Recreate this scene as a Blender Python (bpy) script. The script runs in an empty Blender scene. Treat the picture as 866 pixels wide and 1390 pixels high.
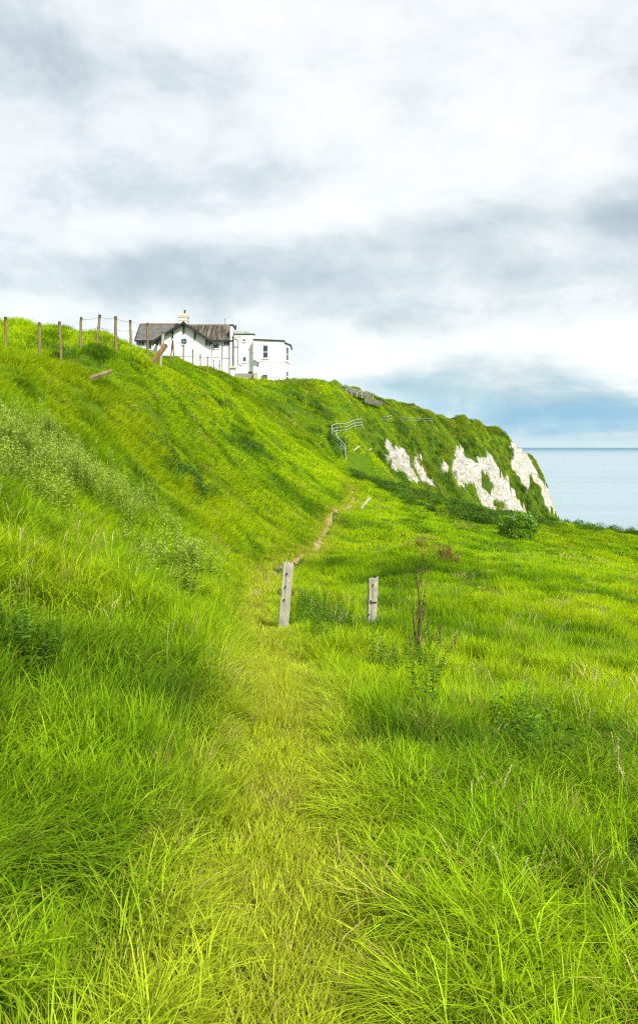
import bpy, bmesh, math, random
import numpy as np
from mathutils import Vector, Matrix

# ------------------------------------------------------------------ camera, sky, sun, exposure
scene = bpy.context.scene
scene.unit_settings.system = 'METRIC'
scene.view_settings.view_transform = 'Standard'
scene.view_settings.look = 'None'
scene.view_settings.gamma = 1
scene.view_settings.exposure = 2.1
scene.cycles.max_bounces = 6
scene.cycles.diffuse_bounces = 3
scene.cycles.use_denoising = False
scene.cycles.filter_width = 1.15
scene.cycles.sample_clamp_indirect = 4
scene.cycles.transparent_max_bounces = 6

F = 1100.0            # focal length in pixels of the 866 px wide photograph
CX, HY = 433.0, 607.0  # optical axis and horizon line
cam_data = bpy.data.cameras.new('camera')
cam = bpy.data.objects.new('camera', cam_data)
scene.collection.objects.link(cam)
cam.location = (0, 0, 0)
cam.rotation_euler = (math.radians(90), 0, 0)
cam_data.sensor_fit = 'HORIZONTAL'
cam_data.sensor_width = 36
cam_data.lens = 36 * F / 866
cam_data.shift_y = -(695 - HY) / 866
cam_data.clip_start = 0.05
cam_data.clip_end = 120000
scene.camera = cam

SUN_EL, SUN_AZ = math.radians(43), math.radians(148)   # azimuth measured from +Y towards +X
sun_dir = Vector((math.sin(SUN_AZ) * math.cos(SUN_EL), math.cos(SUN_AZ) * math.cos(SUN_EL), math.sin(SUN_EL)))
sd = bpy.data.lights.new('sun', 'SUN')
sd.energy = 1.5
sd.angle = math.radians(10)
sd.color = (1.0, 0.96, 0.88)
sun = bpy.data.objects.new('sun', sd)
sun.rotation_euler = sun_dir.to_track_quat('Z', 'Y').to_euler()
scene.collection.objects.link(sun)

world = bpy.data.worlds.new('World')
scene.world = world
world.use_nodes = True


class NT:
    """small helper round a node tree"""
    def __init__(self, tree):
        self.t = tree
        tree.nodes.clear()

    def n(self, kind, **kw):
        nd = self.t.nodes.new(kind)
        for k, v in kw.items():
            if k.startswith('i_'):
                nd.inputs[k[2:].replace('_', ' ')].default_value = v
            else:
                setattr(nd, k, v)
        return nd

    def l(self, a, b):
        self.t.links.new(a, b)

    def m(self, op, a, b=None, c=None, clamp=False):
        nd = self.t.nodes.new('ShaderNodeMath')
        nd.operation = op
        nd.use_clamp = clamp
        for i, v in enumerate((a, b, c)):
            if v is None:
                continue
            if isinstance(v, (int, float)):
                nd.inputs[i].default_value = v
            else:
                self.l(v, nd.inputs[i])
        return nd.outputs[0]

    def mix(self, fac, a, b, mode='MIX'):
        nd = self.t.nodes.new('ShaderNodeMix')
        nd.data_type = 'RGBA'
        nd.blend_type = mode
        for s, v in ((nd.inputs[0], fac), (nd.inputs[6], a), (nd.inputs[7], b)):
            if isinstance(v, (int, float)):
                s.default_value = v
            elif isinstance(v, tuple):
                s.default_value = v if len(v) == 4 else (*v, 1)
            else:
                self.l(v, s)
        return nd.outputs[2]

    def ramp(self, fac, stops, interp='LINEAR'):
        nd = self.t.nodes.new('ShaderNodeValToRGB')
        cr = nd.color_ramp
        cr.interpolation = interp
        while len(cr.elements) < len(stops):
            cr.elements.new(0.5)
        for e, (p, c) in zip(cr.elements, stops):
            e.position = p
            e.color = c if len(c) == 4 else (*c, 1)
        self.l(fac, nd.inputs[0])
        return nd.outputs[0]

    def noise(self, vec, scale, detail=4, rough=0.55, dist=0.0):
        nd = self.t.nodes.new('ShaderNodeTexNoise')
        nd.inputs['Scale'].default_value = scale
        nd.inputs['Detail'].default_value = detail
        nd.inputs['Roughness'].default_value = rough
        nd.inputs['Distortion'].default_value = dist
        if vec is not None:
            self.l(vec, nd.inputs['Vector'])
        return nd


def build_world():
    w = NT(world.node_tree)
    out = w.n('ShaderNodeOutputWorld')
    bg = w.n('ShaderNodeBackground')
    sky = w.n('ShaderNodeTexSky', sky_type='NISHITA', sun_disc=False)
    sky.sun_elevation = SUN_EL
    sky.sun_rotation = SUN_AZ
    sky.air_density = 1.3
    tc = w.n('ShaderNodeTexCoord')
    d = tc.outputs['Generated']
    sep = w.n('ShaderNodeSeparateXYZ')
    w.l(d, sep.inputs[0])
    X, Y, Z = sep.outputs
    # cloud layer: direction projected on a flat layer overhead
    zz = w.m('ADD', w.m('MAXIMUM', Z, 0.0), 0.16)
    px = w.m('DIVIDE', X, zz)
    py = w.m('DIVIDE', Y, zz)
    comb = w.n('ShaderNodeCombineXYZ')
    w.l(px, comb.inputs[0]); w.l(w.m('MULTIPLY', py, 1.15), comb.inputs[1])
    P = comb.outputs[0]
    az = w.m('ARCTAN2', X, Y)
    el = w.m('ARCSINE', Z)
    n1 = w.noise(P, 0.85, 7, 0.52, 0.5)
    n2 = w.noise(P, 2.6, 6, 0.55, 0.35)
    st = w.n('ShaderNodeMapping'); st.inputs['Scale'].default_value = (1.0, 1.0, 1.75)
    w.l(d, st.inputs[0])
    n3 = w.noise(st.outputs[0], 4.6, 10, 0.62, 0.25)
    n4 = w.noise(st.outputs[0], 2.6, 4, 0.5, 0.3)
    # soft warp of azimuth / elevation so that the big cloud masses have ragged shapes
    nw = w.noise(P, 1.3, 4, 0.5)
    sw = w.n('ShaderNodeSeparateColor')
    w.l(nw.outputs['Color'], sw.inputs[0])
    wa = w.m('ADD', az, w.m('MULTIPLY', w.m('SUBTRACT', sw.outputs[0], 0.5), 0.12))
    we = w.m('ADD', el, w.m('MULTIPLY', w.m('SUBTRACT', sw.outputs[1], 0.5), 0.09))

    def blob(bx, by, sx, sy, amp, rot=0.0):
        a0 = math.atan((bx - CX) / F)
        e0 = math.atan((HY - by) / F * math.cos(a0))
        da = w.m('SUBTRACT', wa, a0)
        de = w.m('SUBTRACT', we, e0)
        c, s = math.cos(rot), math.sin(rot)
        u = w.m('ADD', w.m('MULTIPLY', da, c), w.m('MULTIPLY', de, s))
        v = w.m('SUBTRACT', w.m('MULTIPLY', de, c), w.m('MULTIPLY', da, s))
        u = w.m('DIVIDE', u, sx / F)
        v = w.m('DIVIDE', v, sy / F)
        r = w.m('ADD', w.m('MULTIPLY', u, u), w.m('MULTIPLY', v, v))
        return w.m('MULTIPLY', w.m('EXPONENT', w.m('MULTIPLY', r, -1.0)), amp)

    blobs = [
        (430, 20, 380, 70, 0.16), (620, 160, 260, 110, 0.16), (80, 160, 130, 40, 0.16), (130, 110, 260, 35, -0.10),
        (300, 215, 200, 38, -0.22), (60, 240, 120, 30, -0.05),
        (330, 300, 140, 34, 0.30), (90, 300, 110, 30, 0.12), (60, 345, 160, 26, -0.10), (250, 350, 150, 16, -0.10),
        (560, 330, 260, 48, -0.30, 0.10), (330, 392, 330, 26, -0.26), (760, 250, 160, 40, -0.06), (850, 290, 60, 26, -0.22),
        (60, 400, 130, 20, 0.10), (640, 468, 240, 26, 0.28, -0.05), (470, 440, 150, 18, -0.06), (740, 400, 160, 28, 0.05),
        (500, 500, 140, 16, 0.12), (840, 500, 90, 20, 0.16), (790, 552, 240, 34, -0.55), (820, 520, 60, 10, 0.12), (560, 530, 90, 14, -0.18),
        (800, 590, 400, 12, -0.10),
    ]
    acc = None
    for b in blobs:
        v = blob(*b)
        acc = v if acc is None else w.m('ADD', acc, v)
    base = w.m('ADD', w.m('MULTIPLY', w.m('SUBTRACT', n1.outputs['Fac'], 0.5), 1.15),
               w.m('MULTIPLY', w.m('SUBTRACT', n2.outputs['Fac'], 0.5), 0.30))
    n5 = w.noise(st.outputs[0], 13.0, 7, 0.55, 0.5)
    base = w.m('ADD', base, w.m('MULTIPLY', w.m('SUBTRACT', n5.outputs['Fac'], 0.5), 0.8))
    base = w.m('ADD', w.m('MULTIPLY', base, 0.5), w.m('ADD', w.m('MULTIPLY', w.m('SUBTRACT', n3.outputs['Fac'], 0.5), 1.5), w.m('MULTIPLY', w.m('SUBTRACT', n4.outputs['Fac'], 0.5), 0.5)))
    c = w.m('ADD', w.m('ADD', base, 0.60), acc, clamp=True)
    cloud = w.ramp(c, [(0.0, (0.38, 0.48, 0.54)), (0.25, (0.50, 0.59, 0.64)), (0.5, (0.69, 0.76, 0.78)), (0.64, (0.83, 0.87, 0.88)), (0.8, (0.92, 0.94, 0.945)), (1.0, (1.0, 1.0, 1.0))])
    # towards the horizon the cloud base turns blue with distance
    low = w.m('SUBTRACT', 1.0, w.m('DIVIDE', w.m('SUBTRACT', we, 0.040), 0.062), clamp=True)
    bluec = w.ramp(c, [(0.0, (0.22, 0.50, 0.72)), (0.3, (0.37, 0.63, 0.80)), (0.55, (0.66, 0.81, 0.89)), (0.8, (0.90, 0.94, 0.96)), (1.0, (1.0, 1.0, 1.0))])
    col = w.mix(w.m('MULTIPLY', low, 0.95), cloud, bluec)
    strip = w.m('EXPONENT', w.m('MULTIPLY', w.m('POWER', w.m('DIVIDE', w.m('SUBTRACT', el, 0.004), 0.0085), 2.0), -1.0))
    col = w.mix(w.m('MULTIPLY', strip, 0.85), col, (0.62, 0.80, 0.88))
    # a little of the clear sky comes through
    skyc = w.mix(1.0, sky.outputs[0], (0.08, 0.08, 0.08), 'MULTIPLY')
    col = w.mix(1.0, col, (0.240, 0.240, 0.240), 'MULTIPLY')
    col = w.mix(0.94, skyc, col)
    w.l(col, bg.inputs['Color'])
    bg.inputs['Strength'].default_value = 1.0
    w.l(bg.outputs[0], out.inputs[0])


build_world()

# ------------------------------------------------------------------ numeric helpers
rng = np.random.default_rng(7)
random.seed(7)


def _hash(ix, iy, seed):
    h = (ix.astype(np.int64) * 374761393 + iy.astype(np.int64) * 668265263 + seed * 974634777) & 0xFFFFFFFF
    h = ((h ^ (h >> 13)) * 1274126177) & 0xFFFFFFFF
    return (h ^ (h >> 16)) & 0xFFFFFFFF


def perlin(x, y, seed=0):
    x = np.asarray(x, float); y = np.asarray(y, float)
    ix = np.floor(x); iy = np.floor(y)
    fx = x - ix; fy = y - iy
    u = fx * fx * fx * (fx * (fx * 6 - 15) + 10)
    v = fy * fy * fy * (fy * (fy * 6 - 15) + 10)

    def g(ax, ay, dx, dy):
        a = _hash(ax, ay, seed) / 4294967296.0 * 2 * math.pi
        return np.cos(a) * dx + np.sin(a) * dy
    n00 = g(ix, iy, fx, fy); n10 = g(ix + 1, iy, fx - 1, fy)
    n01 = g(ix, iy + 1, fx, fy - 1); n11 = g(ix + 1, iy + 1, fx - 1, fy - 1)
    return ((n00 * (1 - u) + n10 * u) * (1 - v) + (n01 * (1 - u) + n11 * u) * v) * 1.5


def fbm(x, y, seed=0, oct=4, gain=0.5):
    s = 0; a = 1; t = 0
    for i in range(oct):
        s = s + a * perlin(x * 2 ** i + 13.7 * i, y * 2 ** i - 7.1 * i, seed + i)
        t += a; a *= gain
    return s / t * 1.4


def sstep(a, b, x):
    t = np.clip((x - a) / (b - a), 0, 1)
    return t * t * (3 - 2 * t)


# ------------------------------------------------------------------ the lie of the land
OX, OY = 0.0, -7.0     # centre of the polar ground grid
SEA = -45.0
ctrl = []              # (x, y, z)


def pp(px, py, d):
    ctrl.append(((px - CX) / F * d, d, (HY - py) / F * d))


def pz(px, d, z):
    ctrl.append(((px - CX) / F * d, d, z))


# the worn path
PATH = [(-6, -0.3, -1.2), (-2, -0.25, -1.42), (0.5, -0.15, -1.56), (2.2, -0.13, -1.64), (4, -0.2, -1.82), (6, -0.27, -2.02), (9, -0.47, -2.38), (13, -1.0, -2.78),
        (18, -1.44, -3.2), (25, -1.7, -3.6), (29, -1.0, -3.78), (32, -0.25, -3.86), (37, 0.1, -3.75), (42, 0.45, -3.6), (48, 1.25, -3.42), (55, 2.25, -3.2), (66, 2.4, -2.6), (76, 2.2, -1.8), (84, 2.3, -1.1)]
_py = np.array([p[0] for p in PATH], float); _px = np.array([p[1] for p in PATH], float)


def path_x(y):
    return np.interp(y, _py, _px)


for y, x, z in PATH:
    ctrl.append((x, y, z))
for p in [(-1.3, 0.5, -1.35), (-3, 0.5, -0.5), (-6, 0.5, 0.8), (-10, -2, 2.3), (-18, -3, 4.2), (-1.0, 3, -1.55), (-3, 3, -0.6), (-7, 3, 1.2), (-2.2, 6, -1.25), (-5, 6, 0.3), (-9, 6, 2.2),
          (-16, 6, 4.4), (-2.6, 10, -1.6), (-2.6, 13, -2.1), (-5, 12.5, -0.35), (-9, 12.5, 1.9), (-15, 13, 4.4), (-3.4, 20, -2.3), (-6, 20, -0.1), (-9.5, 20, 2.1), (-13, 20, 4.1),
          (-20, 20, 5.6), (-30, 25, 6.4), (-40, 5, 6.5), (-26, 45, 6.6), (-45, 60, 8), (-28, 70, 7.6), (-20, 85, 8.2), (-60, 110, 10), (-30, 110, 9.4), (-18, 106, 9.0),
          (1.0, 2, -1.72), (3.5, 1, -1.95), (8, 1, -2.6), (16, 0, -3.7), (1.2, 6, -2.12), (2.4, 6, -2.25), (6, 6, -2.7), (14, 6, -3.9), (1.4, 12, -2.95), (4.8, 12, -3.35), (10, 12, -4.0), (22, 12, -5.6),
          (3.1, 20, -3.6), (7.9, 20, -4.3), (14, 20, -5.1), (32, 20, -7.5), (32, 35, -9), (-60, 180, 10), (-60, 300, 8), (-120, 250, 10)]:
    ctrl.append(p)
# bank with the fence line, crest
for a in [(8, 474, 32), (54, 485, 31), (81, 481, 32), (109, 475, 33), (132, 469, 34.5), (157, 477, 33), (135, 508, 28.5), (177, 468, 39),
          (-20, 437, 38), (30, 437, 38.5), (100, 444, 40), (150, 463, 43), (200, 471, 50), (250, 489, 62), (300, 505, 75), (345, 516, 95), (400, 521, 113), (460, 526.5, 130), (500, 544, 140), (540, 549, 170),
          (580, 560, 190), (610, 572.5, 205), (650, 573, 230), (675, 582, 240), (700, 602, 250),
          # just behind the crest
          (-20, 462, 50), (30, 462, 50), (100, 462, 52), (150, 474, 55), (200, 484, 64), (250, 498, 80), (300, 511, 92), (250, 515, 112), (300, 516, 112), (345, 521, 112), (345, 519, 135), (250, 512, 135), (400, 527, 135), (460, 534, 165),
          (500, 552, 180), (540, 560, 215), (580, 580, 235), (610, 600, 250), (650, 610, 275), (400, 535, 200), (460, 560, 250)]:
    pp(*a)
# face of the bank
for a in [(250, 620, 32), (350, 700, 30), (250, 545, 42), (300, 575, 45), (400, 650, 45), (350, 560, 62), (420, 612, 62), (400, 560, 85), (462, 612, 85), (450, 580, 87), (430, 545, 95),
          (440, 535, 112), (492, 571, 108), (498, 606, 100), (500, 560, 122), (470, 640, 68), (525, 600, 128), (560, 652, 122), (550, 570, 150), (520, 640, 105), (600, 600, 172), (600, 650, 148),
          (622, 612, 188), (660, 688, 172), (655, 600, 205), (700, 693, 200), (680, 610, 232), (705, 650, 228), (740, 690, 236), (760, 704, 244), (722, 625, 252), (742, 658, 250)]:
    pp(*a)
# round the nose of the headland, down to the water
for a in [(772, 250, -40), (800, 250, -50), (840, 252, -55), (740, 285, -50), (700, 300, -50), (650, 330, -50), (600, 350, -50), (560, 420, -52), (500, 420, -50), (900, 250, -55), (1000, 230, -55), (760, 225, -36), (720, 210, -30), (800, 200, -48),
          (470, 360, -30), (300, 420, -52), (1000, 160, -55), (1400, 160, -55)]:
    pz(*a)
# the meadow and its far edge, the gully behind it
for a in [(550, 735, 30), (700, 754, 30), (866, 783, 30), (1150, 860, 30), (550, 701, 45), (700, 723, 45), (866, 745, 45), (1150, 800, 45), (480, 642, 62), (540, 657, 67), (600, 680, 66), (650, 692, 64), (700, 702, 62), (760, 708, 61),
          (866, 724, 58), (1100, 760, 55), (480, 690, 50), (560, 682, 56)]:
    pp(*a)
for a in [(540, 78, -5.5), (600, 80, -9.5), (650, 78, -11), (700, 76, -11), (760, 74, -12), (866, 70, -12), (1100, 66, -14), (600, 110, -13), (650, 120, -20), (560, 100, -7), (700, 130, -26), (760, 120, -33), (866, 100, -34),
          (1100, 100, -40), (866, 140, -50), (760, 160, -42), (650, 150, -20), (1500, 75, -35)]:
    pz(*a)
ctrl = np.array(ctrl)


def warp(x, y):
    dx, dy = x - OX, y - OY
    r = np.hypot(dx, dy)
    return np.arctan2(dx, dy), np.log(np.maximum(r, 0.5)), r


def _k(r2):
    return 0.5 * r2 * np.log(r2 + 1e-12)


_ca, _cb, _cr = warp(ctrl[:, 0], ctrl[:, 1])
_n = len(ctrl)
_K = _k((_ca[:, None] - _ca) ** 2 + (_cb[:, None] - _cb) ** 2) + np.eye(_n) * 2e-5
_Pm = np.stack([np.ones(_n), _ca, _cb], 1)
_A = np.zeros((_n + 3, _n + 3)); _A[:_n, :_n] = _K; _A[:_n, _n:] = _Pm; _A[_n:, :_n] = _Pm.T
_w = np.linalg.solve(_A, np.concatenate([ctrl[:, 2] / _cr, np.zeros(3)]))


def base_h(x, y):
    x = np.asarray(x, float); y = np.asarray(y, float)
    a, b, r = warp(x, y)
    sh = a.shape; a = a.ravel(); b = b.ravel()
    out = np.empty(a.size)
    for i in range(0, a.size, 20000):
        s = slice(i, i + 20000)
        out[s] = _k((a[s, None] - _ca) ** 2 + (b[s, None] - _cb) ** 2) @ _w[:_n] + _w[_n] + _w[_n + 1] * a[s] + _w[_n + 2] * b[s]
    return out.reshape(sh) * r


def path_dist(x, y):
    return np.abs(x - path_x(y)) + np.maximum(0, y - 58) * 1.0


def H(x, y):
    x = np.asarray(x, float); y = np.asarray(y, float)
    z = base_h(x, y)
    pd = path_dist(x, y)
    rough = sstep(0.3, 2.0, pd)
    # tussocks, terracettes that run down and along the slope, larger swells
    far = sstep(15, 60, y)
    z = z + rough * 0.17 * fbm(x / 1.1, y / 1.5, 3, 3)
    left = sstep(0.5, 4.0, path_x(y) - x)
    z = z + rough * (0.10 + 0.22 * left) * fbm(x / 3.3 + 5, y / 4.5, 11, 3)
    s = x * 0.75 + y * 0.35
    t = -x * 0.35 + y * 0.75
    head = sstep(70, 110, y) * sstep(-10, 5, x)
    z = z + far * left * (0.20 * fbm(s / 7.5, t / 2.3, 21, 3) + 0.30 * fbm(x / 2.0, y / 3.4, 27, 2))
    z = z + head * 0.9 * fbm(x / 5.0 + y / 22, y / 16, 31, 4) + sstep(120, 150, y) * 0.9 * (fbm(x / 3.1 + y / 30, y / 11, 37, 4) - .1)
    # the path has cut a step into the bank on its upper side
    z = z + 0.20 * sstep(.38, .75, path_x(y) - x) * sstep(4, 7, y) * (1 - sstep(18, 26, y))
    # room for the height of the sward
    z = z - 0.30 * sstep(13.5, 24, y)
    # the path is a shallow trough
    z = z - 0.06 * (1 - sstep(0.15, 0.75, pd)) * (y < 62)
    return z


def hit(px, py, d0=2.0, d1=320.0, n=1500):
    """first point of the ground along the line of sight of a spot in the photograph"""
    d = np.exp(np.linspace(math.log(d0), math.log(d1), n))
    x = (px - CX) / F * d
    z = (HY - py) / F * d
    g = H(x, d)
    k = np.nonzero(g > z)[0]
    if len(k) == 0:
        i = int(np.argmin(z - g))
    else:
        i = int(k[0])
    return float(x[i]), float(d[i]), float(g[i])


def at(px, py, d):
    return Vector(((px - CX) / F * d, d, (HY - py) / F * d))


# ------------------------------------------------------------------ object helpers
col = scene.collection


def tag(o, label=None, cat=None, group=None, kind=None):
    if label: o['label'] = label
    if cat: o['category'] = cat
    if group: o['group'] = group
    if kind: o['kind'] = kind
    return o


def empty(name, loc=(0, 0, 0), rz=0.0):
    o = bpy.data.objects.new(name, None)
    o.location = loc
    o.rotation_euler = (0, 0, rz)
    o.empty_display_size = 0.3
    col.objects.link(o)
    return o


def link_mesh(name, me, mats=(), parent=None, smooth=False):
    o = bpy.data.objects.new(name, me)
    for m in (mats if isinstance(mats, (list, tuple)) else [mats]):
        me.materials.append(m)
    if smooth:
        me.polygons.foreach_set('use_smooth', [True] * len(me.polygons))
    col.objects.link(o)
    if parent is not None:
        o.parent = parent
    return o


def obj(name, bm, mat, parent=None, smooth=False):
    me = bpy.data.meshes.new(name)
    bm.normal_update()
    bm.to_mesh(me)
    bm.free()
    return link_mesh(name, me, mat, parent, smooth)


def np_mesh(name, verts, faces_flat, counts):
    me = bpy.data.meshes.new(name)
    me.vertices.add(len(verts))
    me.vertices.foreach_set('co', np.asarray(verts, np.float32).ravel())
    me.loops.add(len(faces_flat))
    me.loops.foreach_set('vertex_index', np.asarray(faces_flat, np.int32))
    me.polygons.add(len(counts))
    starts = np.concatenate([[0], np.cumsum(counts)[:-1]]).astype(np.int32)
    me.polygons.foreach_set('loop_start', starts)
    me.update(calc_edges=True)
    return me


def bx(bm, c, s, rot=None, taper=1.0):
    """box centred at c with size s"""
    M = Matrix.Translation(c)
    if rot is not None:
        M = M @ rot
    vs = []
    for dz in (-.5, .5):
        k = taper if dz > 0 else 1
        for dx, dy in ((-.5, -.5), (.5, -.5), (.5, .5), (-.5, .5)):
            vs.append(bm.verts.new(M @ Vector((dx * s[0] * k, dy * s[1] * k, dz * s[2]))))
    for f in ((3, 2, 1, 0), (4, 5, 6, 7), (0, 1, 5, 4), (1, 2, 6, 5), (2, 3, 7, 6), (3, 0, 4, 7)):
        bm.faces.new([vs[i] for i in f])
    return vs


def box(name, lo, hi, mat, parent=None, bevel=0.0):
    bm = bmesh.new()
    c = [(a + b) / 2 for a, b in zip(lo, hi)]
    bx(bm, c, [b - a for a, b in zip(lo, hi)])
    if bevel:
        bmesh.ops.bevel(bm, geom=bm.edges[:], offset=bevel, segments=1, affect='EDGES')
    return obj(name, bm, mat, parent)


def prism(bm, pts, vec):
    """extrude a polygon (list of 3D points) along vec"""
    a = [bm.verts.new(p) for p in pts]
    b = [bm.verts.new(Vector(p) + Vector(vec)) for p in pts]
    n = len(a)
    bm.faces.new(a[::-1]); bm.faces.new(b)
    for i in range(n):
        bm.faces.new([a[i], a[(i + 1) % n], b[(i + 1) % n], b[i]])


def tube(bm, pts, r, n=8, caps=True):
    pts = [Vector(p) for p in pts]
    rs = r if isinstance(r, (list, tuple)) else [r] * len(pts)
    rings = []
    up = Vector((0.13, 0.21, 1)).normalized()
    for i, p in enumerate(pts):
        t = (pts[min(i + 1, len(pts) - 1)] - pts[max(i - 1, 0)])
        t.normalize()
        u = up if abs(t.dot(up)) < 0.95 else Vector((1, 0, 0))
        a = t.cross(u).normalized()
        b = t.cross(a).normalized()
        rings.append([bm.verts.new(p + (a * math.cos(2 * math.pi * k / n) + b * math.sin(2 * math.pi * k / n)) * rs[i]) for k in range(n)])
    for i in range(len(rings) - 1):
        for k in range(n):
            bm.faces.new([rings[i][k], rings[i][(k + 1) % n], rings[i + 1][(k + 1) % n], rings[i + 1][k]])
    if caps:
        bm.faces.new(rings[0]); bm.faces.new(rings[-1][::-1])


# ------------------------------------------------------------------ materials
def material(name):
    m = bpy.data.materials.new(name)
    m.use_nodes = True
    w = NT(m.node_tree)
    out = w.n('ShaderNodeOutputMaterial')
    return m, w, out


def plain(name, c, rough=0.7, var=0.15, scale=3.0, bump=0.0, bscale=20.0, spec=0.3, dirt=None, metal=0.0):
    m, w, out = material(name)
    b = w.n('ShaderNodeBsdfPrincipled')
    tc = w.n('ShaderNodeTexCoord')
    n = w.noise(tc.outputs['Object'], scale, 5, 0.6)
    lo = tuple(v * (1 - var) for v in c); hi = tuple(min(1, v * (1 + var)) for v in c)
    cc = w.ramp(n.outputs['Fac'], [(0.3, lo), (0.7, hi)])
    if dirt:
        n2 = w.noise(tc.outputs['Object'], dirt[1], 6, 0.65)
        f = w.ramp(n2.outputs['Fac'], [(dirt[2], (0, 0, 0)), (dirt[2] + 0.15, (1, 1, 1))])
        cc = w.mix(f, cc, dirt[0])
    w.l(cc, b.inputs['Base Color'])
    b.inputs['Roughness'].default_value = rough
    b.inputs['Specular IOR Level'].default_value = spec
    b.inputs['Metallic'].default_value = metal
    if bump:
        n3 = w.noise(tc.outputs['Object'], bscale, 6, 0.6)
        bp = w.n('ShaderNodeBump'); bp.inputs['Strength'].default_value = bump; bp.inputs['Distance'].default_value = 0.05
        w.l(n3.outputs['Fac'], bp.inputs['Height'])
        w.l(bp.outputs[0], b.inputs['Normal'])
    w.l(b.outputs[0], out.inputs[0])
    return m


def mat_ground(name, stops, scale=0.35, fine=(0.03, 0.02, 0.01)):
    """turf or soil under the grass: colour by world noise"""
    m, w, out = material(name)
    b = w.n('ShaderNodeBsdfPrincipled')
    tc = w.n('ShaderNodeTexCoord')
    n = w.noise(tc.outputs['Object'], scale, 7, 0.62, 0.3)
    c = w.ramp(n.outputs['Fac'], stops)
    n2 = w.noise(tc.outputs['Object'], 9, 5, 0.7)
    c = w.mix(w.ramp(n2.outputs['Fac'], [(0.5, (0, 0, 0)), (0.75, (0.6, 0.6, 0.6))]), c, fine)
    w.l(c, b.inputs['Base Color'])
    b.inputs['Roughness'].default_value = 0.95
    b.inputs['Specular IOR Level'].default_value = 0.1
    n3 = w.noise(tc.outputs['Object'], 7, 8, 0.75)
    bp = w.n('ShaderNodeBump'); bp.inputs['Strength'].default_value = 0.8; bp.inputs['Distance'].default_value = 0.12
    w.l(n3.outputs['Fac'], bp.inputs['Height']); w.l(bp.outputs[0], b.inputs['Normal'])
    w.l(b.outputs[0], out.inputs[0])
    return m


def mat_leaf(name, rough=0.5, transl=0.35, gloss=0.12, var=0.42, warm=(0.30, 0.34, 0.02), fixed=None):
    """blades and leaves: colour comes from the clump (instance) and varies from blade to blade"""
    m, w, out = material(name)
    if fixed is None:
        at_ = w.n('ShaderNodeAttribute', attribute_type='INSTANCER', attribute_name='tint')
        base = at_.outputs['Color']
    else:
        base = w.n('ShaderNodeRGB'); base.outputs[0].default_value = (*fixed, 1); base = base.outputs[0]
    bl = w.n('ShaderNodeAttribute', attribute_type='GEOMETRY', attribute_name='blade')
    s = w.n('ShaderNodeSeparateColor'); w.l(bl.outputs['Color'], s.inputs[0])
    # r: lightness of this blade, g: how yellow it is, b: position along it
    k = w.m('ADD', 1 - var, w.m('MULTIPLY', s.outputs[0], 2 * var))
    yk = 0.75 if name == 'grass_blade' else 0.5
    kc = w.n('ShaderNodeCombineColor')
    for i in range(3): w.l(k, kc.inputs[i])
    c = w.mix(1.0, base, kc.outputs[0], 'MULTIPLY')
    c = w.mix(w.m('MULTIPLY', s.outputs[1], yk), c, warm)
    d = w.n('ShaderNodeBsdfDiffuse'); w.l(c, d.inputs[0])
    t = w.n('ShaderNodeBsdfTranslucent'); w.l(w.mix(1.0, c, (1.15, 1.1, 0.5), 'MULTIPLY'), t.inputs[0])
    g = w.n('ShaderNodeBsdfGlossy'); g.inputs['Roughness'].default_value = rough; g.inputs[0].default_value = (1, 1, 1, 1)
    mx = w.n('ShaderNodeMixShader'); mx.inputs[0].default_value = transl
    w.l(d.outputs[0], mx.inputs[1]); w.l(t.outputs[0], mx.inputs[2])
    lw = w.n('ShaderNodeFresnel'); lw.inputs[0].default_value = 1.4
    mx2 = w.n('ShaderNodeMixShader'); w.l(w.m('MULTIPLY', lw.outputs[0], gloss), mx2.inputs[0])
    w.l(mx.outputs[0], mx2.inputs[1]); w.l(g.outputs[0], mx2.inputs[2])
    w.l(mx2.outputs[0], out.inputs[0])
    return m


def mat_wood(name, light, dark, grain=(14, 14, 1.2), lichen=None):
    m, w, out = material(name)
    b = w.n('ShaderNodeBsdfPrincipled')
    tc = w.n('ShaderNodeTexCoord')
    mp = w.n('ShaderNodeMapping'); mp.inputs['Scale'].default_value = grain
    w.l(tc.outputs['Object'], mp.inputs[0])
    n = w.noise(mp.outputs[0], 2.4, 8, 0.7, 0.6)
    c = w.ramp(n.outputs['Fac'], [(0.30, dark), (0.45, tuple((a + 2 * b_) / 3 for a, b_ in zip(dark, light))), (0.62, light), (0.8, tuple(min(1, v * 1.25) for v in light))])
    if lichen:
        n2 = w.noise(tc.outputs['Object'], 7, 5, 0.6)
        c = w.mix(w.ramp(n2.outputs['Fac'], [(0.55, (0, 0, 0)), (0.68, (0.7, 0.7, 0.7))]), c, lichen)
    w.l(c, b.inputs['Base Color'])
    b.inputs['Roughness'].default_value = 0.9
    b.inputs['Specular IOR Level'].default_value = 0.15
    bp = w.n('ShaderNodeBump'); bp.inputs['Strength'].default_value = 0.9; bp.inputs['Distance'].default_value = 0.01
    w.l(n.outputs['Fac'], bp.inputs['Height']); w.l(bp.outputs[0], b.inputs['Normal'])
    w.l(b.outputs[0], out.inputs[0])
    return m


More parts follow.
